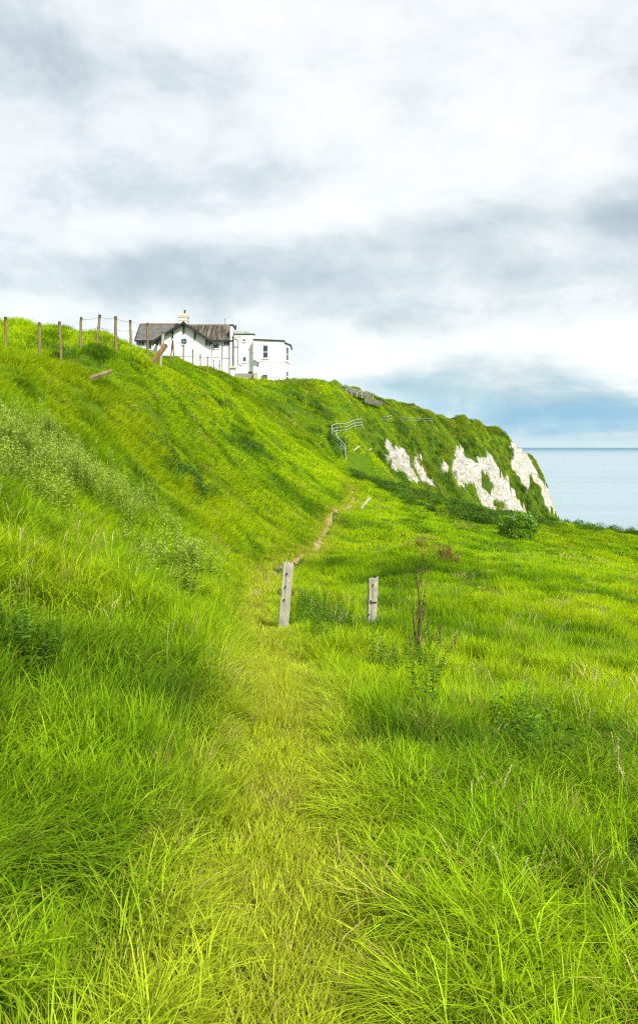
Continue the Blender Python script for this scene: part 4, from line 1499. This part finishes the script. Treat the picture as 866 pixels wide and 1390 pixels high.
prism(bm, [at(469.4, 525.7, 133.9) - o0, at(502.6, 535.0, 138.4) - o0, at(502.6, 536.0, 138.4) - o0, at(469.4, 526.7, 133.9) - o0], (0, .55, 0))
obj('coping', bm, M['concrete'], root)


# ------------------------------------------------------------------ the houses on the cliff top
def X_(px, d): return (px - CX) / F * d
def Z_(py, d): return (HY - py) / F * d


GZ = Z_(519.5, 120)


def window_at(root, o0, px0, px1, py0, py1, d, bars=(), depth=.12, fr=.07, name='window', label=None):
    """frame ring with its pane set back inside; bars: heights (0..1) of glazing bars"""
    x0, x1, z0, z1 = X_(px0, d) - o0.x, X_(px1, d) - o0.x, Z_(py1, d) - o0.z, Z_(py0, d) - o0.z
    y = d - o0.y
    bm = bmesh.new()
    for lo, hi in (((x0, z0), (x0 + fr, z1)), ((x1 - fr, z0), (x1, z1)), ((x0 + fr, z1 - fr), (x1 - fr, z1)), ((x0 + fr, z0), (x1 - fr, z0 + fr))):
        bx(bm, ((lo[0] + hi[0]) / 2, y - depth / 2 + .01, (lo[1] + hi[1]) / 2), (hi[0] - lo[0], depth, hi[1] - lo[1]))
    for b in bars:
        zb = z0 + (z1 - z0) * b
        bx(bm, ((x0 + x1) / 2, y - depth / 2 + .015, zb), (x1 - x0 - 2 * fr, depth * .8, fr * .9))
    w_ = obj(name, bm, M['frame'], root)
    if label: w_['label'] = label
    bm = bmesh.new()
    bx(bm, ((x0 + x1) / 2, y - .02, (z0 + z1) / 2), (x1 - x0 - 2 * fr + .02, .03, z1 - z0 - 2 * fr + .02))
    obj('pane', bm, M['glass'], w_)
    bm = bmesh.new()
    bx(bm, ((x0 + x1) / 2, y - depth * .8, z0 - .05), (x1 - x0 + .14, depth * 1.6, .09))
    obj('sill', bm, M['render'], w_)
    return w_


def cottage():
    D = 120.0
    o0 = Vector((X_(250, D), D, GZ))
    root = tag(empty('gabled_cottage', o0), 'white rendered cottage with round gable window, slate and pantile roof and black timbers', 'cottage')
    L = lambda px, py, d=D: Vector((X_(px, d) - o0.x, d - o0.y, Z_(py, d) - o0.z))
    bot = -3.0
    # gable wing
    bm = bmesh.new()
    ap = L(250, 440.0); lf = L(213.5, 462.0); rf = L(286.5, 463.0)
    prism(bm, [(lf.x, 0, bot), (rf.x, 0, bot), (rf.x, 0, rf.z), (ap.x, 0, ap.z), (lf.x, 0, lf.z)], (0, 5.0, 0))
    obj('gable_wall', bm, M['render'], root)
    # wing roof, two slopes with thickness
    apx = L(250, 437.6, D)
    for (ft, nm) in ((L(207.5, 463.2), 'left'), (L(290.5, 464.6), 'right')):
        bm = bmesh.new()
        a = Vector((apx.x, -.75, apx.z)); b = Vector((ft.x, -.75, ft.z))
        n = Vector((0, 0, -.20))
        prism(bm, [a, b, b + n, a + n], (0, 7.2, 0))
        obj('wing_roof_slope', bm, M['slate'], root)
        # black barge board in front
        bm = bmesh.new()
        a2 = a + Vector((0, -.10, .06)); b2 = b + Vector((0, -.10, .02))
        n = Vector((0, 0, -.42))
        prism(bm, [a2, b2, b2 + n * .9, a2 + n], (0, .095, 0))
        obj('bargeboard', bm, M['timber'], root)
        # pale inner moulding
    bm = bmesh.new()
    tube(bm, [(apx.x, -.8, apx.z + .05), (apx.x, 6.4, apx.z + .05)], .11, 8)
    obj('ridge', bm, M['ridge'], root, True)
    # brackets of black timber under the barge boards
    for (px, p0, p1) in ((249.7, 441, 452), (234.8, 449, 458.5), (264.6, 450.5, 460), (280.2, 459.5, 468.5), (284.6, 462, 468.5), (287.3, 463.8, 467), (214.5, 462, 468), (218.5, 459.5, 467)):
        a = L(px, p0); b = L(px, p1)
        bm = bmesh.new()
        bx(bm, (a.x, -.16, (a.z + b.z) / 2), (.17, .28, a.z - b.z))
        bx(bm, (a.x, -.42, a.z - .10), (.13, .5, .14))
        obj('bracket', bm, M['timber'], root)
    # round window
    c = L(249.8, 463.2)
    bm = bmesh.new()
    segs = 28
    for (r0, r1, y0, y1) in ((.44, .66, -.10, .02),):
        ring = []
        for k in range(segs):
            a = 2 * math.pi * k / segs
            ca, sa = math.cos(a), math.sin(a)
            ring.append([bm.verts.new((c.x + ca * q, y, c.z + sa * q)) for q, y in ((r0, y1), (r0, y0), (r1, y0), (r1, y1))])
        for k in range(segs):
            a, b = ring[k], ring[(k + 1) % segs]
            for i in range(3): bm.faces.new([a[i], a[i + 1], b[i + 1], b[i]])
    wn = obj('round_window', bm, M['ringpaint'], root, False)
    bm = bmesh.new()
    bmesh.ops.create_cone(bm, cap_ends=True, segments=28, radius1=.445, radius2=.445, depth=.04, matrix=Matrix.Translation((c.x, -.035, c.z)) @ Matrix.Rotation(math.pi / 2, 4, 'X'))
    obj('pane', bm, M['glass'], wn)
    bm = bmesh.new()
    bx(bm, (c.x, -.075, c.z), (.05, .04, .88)); bx(bm, (c.x, -.079, c.z), (.88, .04, .05))
    obj('glazing_bars', bm, M['pipe'], wn)
    # main range behind: walls
    dm = 122.6
    lo = L(187, 461, dm); hi = L(313.2, 461, dm)
    bm = bmesh.new()
    yb = dm + 6.6 - D
    zr = L(250, 441.5, dm + 3.3).z
    prism(bm, [(lo.x, dm - D, bot), (lo.x, yb, bot), (lo.x, yb, lo.z - .05), (lo.x, dm + 3.3 - D, zr - .35), (lo.x, dm - D, lo.z - .05)], (hi.x - lo.x, 0, 0))
    obj('main_wall', bm, M['render2'], root)
    # slate slope at the left, laid in courses
    ye, yr = dm - .45 - D, dm + 3.3 - D
    ze = L(190, 461.5, dm - .45).z
    zl = L(190, 439.8, dm + 3.3).z; zrt = L(300, 441.8, dm + 3.3).z

    def slope(x0, x1, z1, kind):
        n = 15
        bm = bmesh.new()
        rnd = random.Random(4)
        for j in range(n):
            t0, t1_ = j / n, (j + 1) / n + .02
            y0, y1 = ye + (yr - ye) * t0, ye + (yr - ye) * t1_
            za, zb = ze + (z1 - ze) * t0, ze + (z1 - ze) * t1_
            if kind == 'slate':
                x = x0 - (.15 if j % 2 else 0)
                while x < x1:
                    w_ = .32 * rnd.uniform(.9, 1.1)
                    e = rnd.uniform(0, .012)
                    prism(bm, [(x, y0, za + .05 + e), (x, y1, zb + .02), (x, y1, zb - .03), (x, y0, za - .01)], (min(w_, x1 - x) - .012, 0, 0))
                    x += w_
            else:
                m_ = int((x1 - x0) / .205)
                for i in range(m_):
                    x = x0 + (x1 - x0) * i / m_
                    up = .17 if i % 2 else .0
                    w_ = (x1 - x0) / m_
                    prism(bm, [(x, y0, za + .06 + up * .8), (x, y1, zb + .03 + up * .7), (x, y1, zb - .05), (x, y0, za - .03)], (w_ * (.995), 0, 0))
        return bm
    x_l = L(184.2, 450, dm).x; x_m = L(252, 450, dm).x; x_r = L(315.2, 450, dm).x
    o = obj('slates', slope(x_l, x_m, zl, 'slate'), M['slate'], root); o['kind'] = 'stuff'
    o = obj('pantiles', slope(x_m + .02, x_r, zrt, 'pan'), M['pantile2'], root); o['kind'] = 'stuff'
    # rear slope
    bm = bmesh.new()
    prism(bm, [(x_l, yr, zl), (x_l, yr + 3.6, ze), (x_l, yr + 3.6, ze - .1), (x_l, yr, zl - .15)], (x_r - x_l, 0, 0))
    obj('rear_slope', bm, M['slate'], root)
    for (xa, xb, z) in ((x_l - .03, x_m, zl), (x_m, x_r + .03, zrt)):
        n = int((xb - xa) / .42)
        bm = bmesh.new()
        for i in range(n):
            x = xa + (xb - xa) * i / n
            tube(bm, [(x, yr, z + .05), (x + (xb - xa) / n * .96, yr, z + .06)], .12, 6)
        o = obj('ridge_tiles', bm, M['ridge'], root, True); o['kind'] = 'stuff'
    # gutter and verge boards
    for xa, xb, z in ((x_l - .05, L(211, 461, dm).x, ze), (L(288, 461, dm).x, x_r + .1, ze)):
        bm = bmesh.new(); bx(bm, ((xa + xb) / 2, ye - .08, z - .10), (xb - xa, .16, .22)); obj('gutter', bm, M['timber'], root)
    for x, z1 in ((x_l - .06, zl), (x_r + .10, zrt)):
        bm = bmesh.new()
        prism(bm, [(x, ye - .1, ze + .06), (x, yr, z1 + .12), (x, yr, z1 - .25), (x, ye - .1, ze - .25)], (.12 if x < 0 else .22, 0, 0))
        obj('verge_board', bm, M['timber'], root)
    for px in (186.5, 190.5, 194.5, 208.5, 305.5, 309.2, 312.2):
        a = L(px, 462, dm)
        bm = bmesh.new(); bx(bm, (a.x, dm - D - .12, a.z - .33), (.17, .22, .62)); bx(bm, (a.x, dm - D - .27, a.z - .1), (.13, .3, .14))
        obj('bracket', bm, M['timber'], root)
    window_at(root, o0, 198, 206.5, 463.5, 474, dm, (), .1, .06)
    window_at(root, o0, 290.3, 298.2, 464.8, 473, dm, (), .1, .08)
    # drainpipes and cable on the wall
    a, b = L(302, 466, dm), L(302, 512, dm)
    bm = bmesh.new(); tube(bm, [(a.x, dm - D - .12, a.z), (a.x, dm - D - .12, b.z - .8)], .07, 8); obj('drainpipe', bm, M['pipe'], root, True)
    a, b = L(287.6, 468, D), L(287.6, 512, D)
    bm = bmesh.new(); tube(bm, [(a.x, .18, a.z), (a.x, .18, b.z)], .045, 6); obj('drainpipe', bm, M['pipe'], root, True)
    a, b = L(238, 483.4), L(286.4, 484.2)
    bm = bmesh.new(); tube(bm, [(a.x, -.05, a.z), (b.x, -.05, b.z)], .035, 6); obj('cable', bm, M['pipe'], root, True)
    a, b = L(287.5, 484.4, dm), L(312, 486, dm)
    bm = bmesh.new(); tube(bm, [(a.x, dm - D - .05, a.z), (b.x, dm - D - .05, b.z)], .035, 6); obj('cable', bm, M['pipe'], root, True)
    # chimney
    dc = 124.5
    yc = dc - D
    a = L(249.3, 437, dc)
    zt = L(249, 430.3, dc).z
    bm = bmesh.new()
    bx(bm, (a.x, yc, zt - 1.6), (1.25, .9, 3.2))
    ch = obj('chimney', bm, M['render2'], root)
    for (pz_, s, h) in ((435.2, 1.50, .16), (429.3, 1.58, .55), (427.0, 1.3, .28)):
        bm = bmesh.new(); z = L(249, pz_, dc).z
        bx(bm, (a.x, yc, z), (s, s * .72, h)); bmesh.ops.bevel(bm, geom=bm.edges[:], offset=.04, segments=1, affect='EDGES')
        obj('chimney_band', bm, M['stonecap'], ch)
    bm = bmesh.new(); z0, z1 = L(251, 426.5, dc).z, L(251, 420.6, dc).z
    tube(bm, [(a.x + .18, yc, z0), (a.x + .18, yc, z0 + .25), (a.x + .18, yc, z1 - .12), (a.x + .18, yc, z1)], [.19, .15, .13, .18], 10)
    obj('chimney_pot', bm, M['pot'], ch, True)
    # end wall with parapet and aerial
    dp = 122.25
    a, b = L(304.5, 443, dp + 1.8), L(317.4, 443.8, dp + 1.8)
    bm = bmesh.new(); bx(bm, ((L(312.5, 443, dp).x + b.x) / 2, dp + 2.0 - D, (a.z - .2 + bot) / 2), (b.x - L(312.5, 443, dp).x, 4.4, a.z - .2 - bot))
    obj('end_wall', bm, M['render'], root)
    xe = L(312.5, 443, dp).x
    for (x0, x1, y0, y1) in ((xe - .05, b.x + .08, dp - D - .3, dp - D + 4.3), (a.x, xe - .052, dm + 3.45 - D, dm + 4.2 - D)):
        bm = bmesh.new(); bx(bm, ((x0 + x1) / 2, (y0 + y1) / 2, a.z - .05), (x1 - x0, y1 - y0, .18))
        obj('parapet_coping', bm, M['timber'], root)
    c = L(304.6, 443, dp)
    bm = bmesh.new(); tube(bm, [(c.x, dp - D + 1, a.z), (c.x, dp - D + 1, a.z + 1.05)], .035, 6); bx(bm, (c.x, dp - D + 1, a.z + .95), (.16, .05, .05))
    obj('aerial', bm, M['timber'], root)


# pantile colour varies from one column of tiles to the next
def mat_pantile():
    m, w, out = material('pantile_columns')
    b = w.n('ShaderNodeBsdfPrincipled')
    tc = w.n('ShaderNodeTexCoord')
    mp = w.n('ShaderNodeMapping'); mp.inputs['Scale'].default_value = (3.4, .3, .3)
    w.l(tc.outputs['Object'], mp.inputs[0])
    n = w.noise(mp.outputs[0], 1.0, 3, .6)
    c = w.ramp(n.outputs['Fac'], [(.36, (.035, .03, .024)), (.47, (.075, .06, .045)), (.55, (.13, .11, .08)), (.68, (.22, .19, .14))])
    n2 = w.noise(tc.outputs['Object'], 3.5, 5, .7)
    c = w.mix(w.ramp(n2.outputs['Fac'], [(.5, (0, 0, 0)), (.7, (.6, .6, .6))]), c, (.10, .085, .055))
    w.l(c, b.inputs['Base Color']); b.inputs['Roughness'].default_value = .85
    w.l(b.outputs[0], out.inputs[0])
    return m


M['pantile2'] = mat_pantile()
cottage()


def flat_house():
    D = 120.5
    o0 = Vector((X_(355, D), D, GZ))
    root = tag(empty('flat_roofed_house', o0), 'white two storey house with flat roofs, sash windows and a canted corner', 'house')
    L = lambda px, py, d=D: Vector((X_(px, d) - o0.x, d - o0.y, Z_(py, d) - o0.z))
    bot = -3.0
    dA = 121.7
    # taller left part
    a, b = L(317.6, 454.0, dA), L(344.6, 454.0, dA)
    bm = bmesh.new(); bx(bm, ((a.x + b.x) / 2, dA - D + 3.5, (a.z + bot) / 2), (b.x - a.x, 7, a.z - bot)); obj('wall', bm, M['render2'], root)
    bm = bmesh.new(); bx(bm, ((a.x + b.x) / 2, dA - D + .35, a.z + .08), (b.x - a.x + .25, .9, .17)); obj('fascia', bm, M['lead'], root)
    c = L(318, 449.6, dA + 3); e = L(339, 449.6, dA + 3)
    bm = bmesh.new(); bx(bm, ((c.x + e.x) / 2, dA + 3 - D + .9, (c.z + a.z) / 2 + .05), (e.x - c.x, 4.5, c.z - a.z)); bmesh.ops.bevel(bm, geom=bm.edges[:], offset=.15, segments=1, affect='EDGES'); obj('roof_lantern', bm, M['flatroof'], root)
    # lower right part
    dB = 120.5
    a, b = L(343.6, 461.2, dB), L(385.6, 463.0, dB)
    bm = bmesh.new(); prism(bm, [(a.x, 0, bot), (b.x, 0, bot), (b.x, 0, b.z), (a.x, 0, a.z)], (0, 9, 0)); obj('wall', bm, M['render'], root)
    bm = bmesh.new(); prism(bm, [(a.x - .05, -.18, a.z), (b.x + .1, -.18, b.z), (b.x + .1, -.18, b.z + .17), (a.x - .05, -.18, a.z + .17)], (0, 9.1, 0)); obj('fascia', bm, M['lead'], root)
    # canted corner
    c = L(394.2, 464.9, dB + 3.0)
    bm = bmesh.new(); prism(bm, [(b.x + .003, 0.0, bot), (c.x, 3.0, bot), (c.x, 8.0, bot), (b.x + .003, 8.0, bot)], (0, 0, b.z - .28 - bot)); obj('bay_wall', bm, M['render'], root)
    bm = bmesh.new(); prism(bm, [(b.x + .12, -.12, b.z - .28), (c.x + .15, 2.95, b.z - .28), (c.x + .15, 8.2, b.z - .28), (b.x + .12, 8.2, b.z - .28)], (0, 0, .17)); obj('bay_fascia', bm, M['lead'], root)

    def bay_window(t0, t1, p0, p1):
        """window in the canted face between fractions t0..t1 of its width"""
        A = Vector((b.x, 0, 0)); B = Vector((c.x, 3.0, 0)); u = (B - A); n = Vector((u.y, -u.x, 0)).normalized(); ul = u.normalized()
        R = Matrix(((ul.x, -n.x, 0, 0), (ul.y, -n.y, 0, 0), (0, 0, 1, 0), (0, 0, 0, 1)))
        w_ = u.length * (t1 - t0); z0, z1 = L(388, p1, dB + 1.3).z, L(388, p0, dB + 1.3).z
        mid = A + u * (t0 + t1) / 2
        T = Matrix.Translation((mid.x, mid.y, 0)) @ R
        bm = bmesh.new()
        for cx_, cz_, sx, sz in ((-w_ / 2, (z0 + z1) / 2, .09, z1 - z0), (w_ / 2, (z0 + z1) / 2, .09, z1 - z0), (0, z1, w_, .09), (0, z0, w_, .09), (0, (z0 + z1) / 2 - .1, w_ - .1, .08)):
            bx(bm, (cx_, -.05, cz_), (sx, .12, sz))
        bm.transform(T)
        f = obj('window', bm, M['frame'], root)
        bm = bmesh.new(); bx(bm, (0, -.015, (z0 + z1) / 2), (w_ - .09, .04, z1 - z0 - .09)); bm.transform(T)
        obj('pane', bm, M['glass'], f)
        bm = bmesh.new(); bx(bm, (0, -.09, z0 - .1), (w_ + .2, .2, .1)); bm.transform(T)
        obj('sill', bm, M['render'], f)
    bay_window(.22, .66, 471.2, 489.3)
    bay_window(.22, .60, 504, 516)
    # string courses
    bm = bmesh.new(); s0, s1 = L(354, 489.3, dB), L(385.6, 489.9, dB)
    prism(bm, [(s0.x, -.09, s0.z), (s1.x, -.09, s1.z), (s1.x, -.09, s1.z - .12), (s0.x, -.09, s0.z - .12)], (0, .1, 0)); obj('string_course', bm, M['render2'], root)
    bm = bmesh.new(); n = Vector((3.0, -(c.x - b.x), 0)).normalized() * .09
    prism(bm, [Vector((b.x, 0, s1.z - .01)) + n, Vector((c.x, 3, s1.z - .01)) + n, Vector((c.x, 3, s1.z - .13)) + n, Vector((b.x, 0, s1.z - .13)) + n], -n * 1.1); obj('string_course', bm, M['render2'], root)
    # windows
    window_at(root, o0, 356.4, 364.2, 467.8, 486.2, dB, (.47,), .13, .09)
    window_at(root, o0, 355.2, 363.6, 507.6, 517, dB, (), .13, .09)
    window_at(root, o0, 329.0, 333.8, 458.8, 463.6, dA, (.55,), .1, .06)
    window_at(root, o0, 329.2, 334.6, 484.0, 491.2, dA, (), .1, .07)
    window_at(root, o0, 336.0, 343.4, 503.6, 508, dA, (), .1, .06)
    # pipes
    bm = bmesh.new(); tube(bm, [L(318.5, 459.0, dA - .1), L(321.5, 459.6, dA - .1), L(323.6, 463, dA - .1), L(323.4, 494, dA - .1), L(328.6, 495.2, dA - .1)], .055, 6); obj('soil_pipe', bm, M['pipe'], root, True)
    bm = bmesh.new(); tube(bm, [L(318, 470, dA - .1), L(323, 470, dA - .1)], .045, 6); obj('waste_pipe', bm, M['pipe'], root, True)
    bm = bmesh.new(); tube(bm, [L(318, 456.6, dA - .1), L(328, 456.2, dA - .1)], .03, 6); obj('waste_pipe', bm, M['pipe'], root, True)
    bm = bmesh.new(); tube(bm, [L(342, 477, dB - .1) , L(350, 478.6, dB - .1)], .03, 6); obj('cable', bm, M['pipe'], root, True)
    bm = bmesh.new(); tube(bm, [L(312, 480.4, dA - .1), L(315, 479.6, dA - .1), L(317.8, 480.4, dA - .1)], .035, 6); obj('cable', bm, M['pipe'], root, True)
    bm = bmesh.new(); tube(bm, [L(350.4, 462, dB + 1), L(350.4, 456.8, dB + 1)], .06, 6); bx(bm, L(350.4, 458.3, dB + 1), (.3, .06, .06)); obj('roof_vent', bm, M['frame'], root)
    # porch
    a, b2 = L(311.6, 496.2, dA - 1.4), L(319.4, 499.4, dA - 1.4)
    bm = bmesh.new(); bx(bm, ((a.x + b2.x) / 2, dA - D - .7, (a.z + b2.z) / 2), (b2.x - a.x, 1.5, .30)); obj('porch_canopy', bm, M['stonecap'], root)
    a, b2 = L(312.4, 499.4, dA - 1.2), L(317.6, 512, dA - 1.2)
    bm = bmesh.new(); bx(bm, ((a.x + b2.x) / 2, dA - D - .6, (a.z + b2.z) / 2 - .5), (b2.x - a.x, 1.2, a.z - b2.z + 1)); obj('porch', bm, M['render'], root)
    # wall lamp and dish
    bm = bmesh.new(); p = L(350.4, 495.6, dB); bx(bm, (p.x, -.09, p.z), (.16, .18, .24)); obj('wall_lamp', bm, M['rust'], root)
    bm = bmesh.new()
    cdish = L(349.6, 487.2, dB - .35)
    bmesh.ops.create_cone(bm, cap_ends=True, segments=20, radius1=.50, radius2=.46, depth=.07, matrix=Matrix.Translation(cdish) @ Matrix.Rotation(math.radians(62), 4, 'X') @ Matrix.Rotation(math.radians(25), 4, 'Y'))
    dsh = obj('satellite_dish', bm, M['dish'], root, False)
    bm = bmesh.new(); tube(bm, [cdish + Vector((0, .05, 0)), Vector((cdish.x + .15, 0, cdish.z - .1))], .03, 6); tube(bm, [cdish, cdish + Vector((-.15, -.42, -.15))], .02, 6); obj('dish_arm', bm, M['pipe'], dsh)


flat_house()

# yard wall, pillar and pot before the houses
dW = 116.0
w0 = at(331, 509, dW)
root = tag(empty('yard_wall', w0), 'low grey concrete yard wall with brown end pillar before the white house', 'wall')
bm = bmesh.new(); p, q = at(318.6, 506.3, dW) - w0, at(344.2, 506.8, dW) - w0
prism(bm, [p, q, q + Vector((0, 0, -.62)), p + Vector((0, 0, -.62))], (0, .3, 0)); obj('upper_band', bm, M['concrete'], root)
bm = bmesh.new()
prism(bm, [p + Vector((0, .02, -.62)), q + Vector((0, .02, -.62)), q + Vector((0, .02, -2.6)), p + Vector((0, .02, -2.6))], (0, .26, 0)); obj('lower_band', bm, M['render'], root)
bm = bmesh.new(); p = at(346.8, 507, dW - .4) - w0
bx(bm, (p.x, p.y, p.z - 1.2), (.52, .52, 2.4)); bx(bm, (p.x, p.y, p.z + .03), (.62, .62, .10)); obj('pillar', bm, plain('brown_pillar', (.45, .36, .24), .9, .25), root)
dP = 109.0
pb = at(358, 518.6, dP)
root = tag(empty('potted_plant', pb), 'yellow green bushy plant in a black trough before the white house', 'potted plant')
bm = bmesh.new(); bx(bm, (0, 0, .12), (.95, .5, .42), taper=1.0); bmesh.ops.bevel(bm, geom=bm.edges[:], offset=.03, segments=1, affect='EDGES'); obj('trough', bm, M['timber'], root)
V, Fc, cnt, C = [], [], [], []
r = np.random.default_rng(3)
for i in range(260):
    o = r.normal(0, 1, 3); o /= np.linalg.norm(o); o[2] = abs(o[2])
    leaf_quads(V, Fc, cnt, C, np.array([-.05, 0, .45]) + o * np.array([.38, .25, .42]) * r.uniform(.4, 1), o + r.normal(0, .4, 3), .14, .07, r)
o = link_mesh('foliage', finish('foliage', V, Fc, cnt, C, mat_leaf('pot_leaf', .5, .3, .2, .3, (.4, .45, .03), (.30, .42, .03))), [], root); o['kind'] = 'stuff'
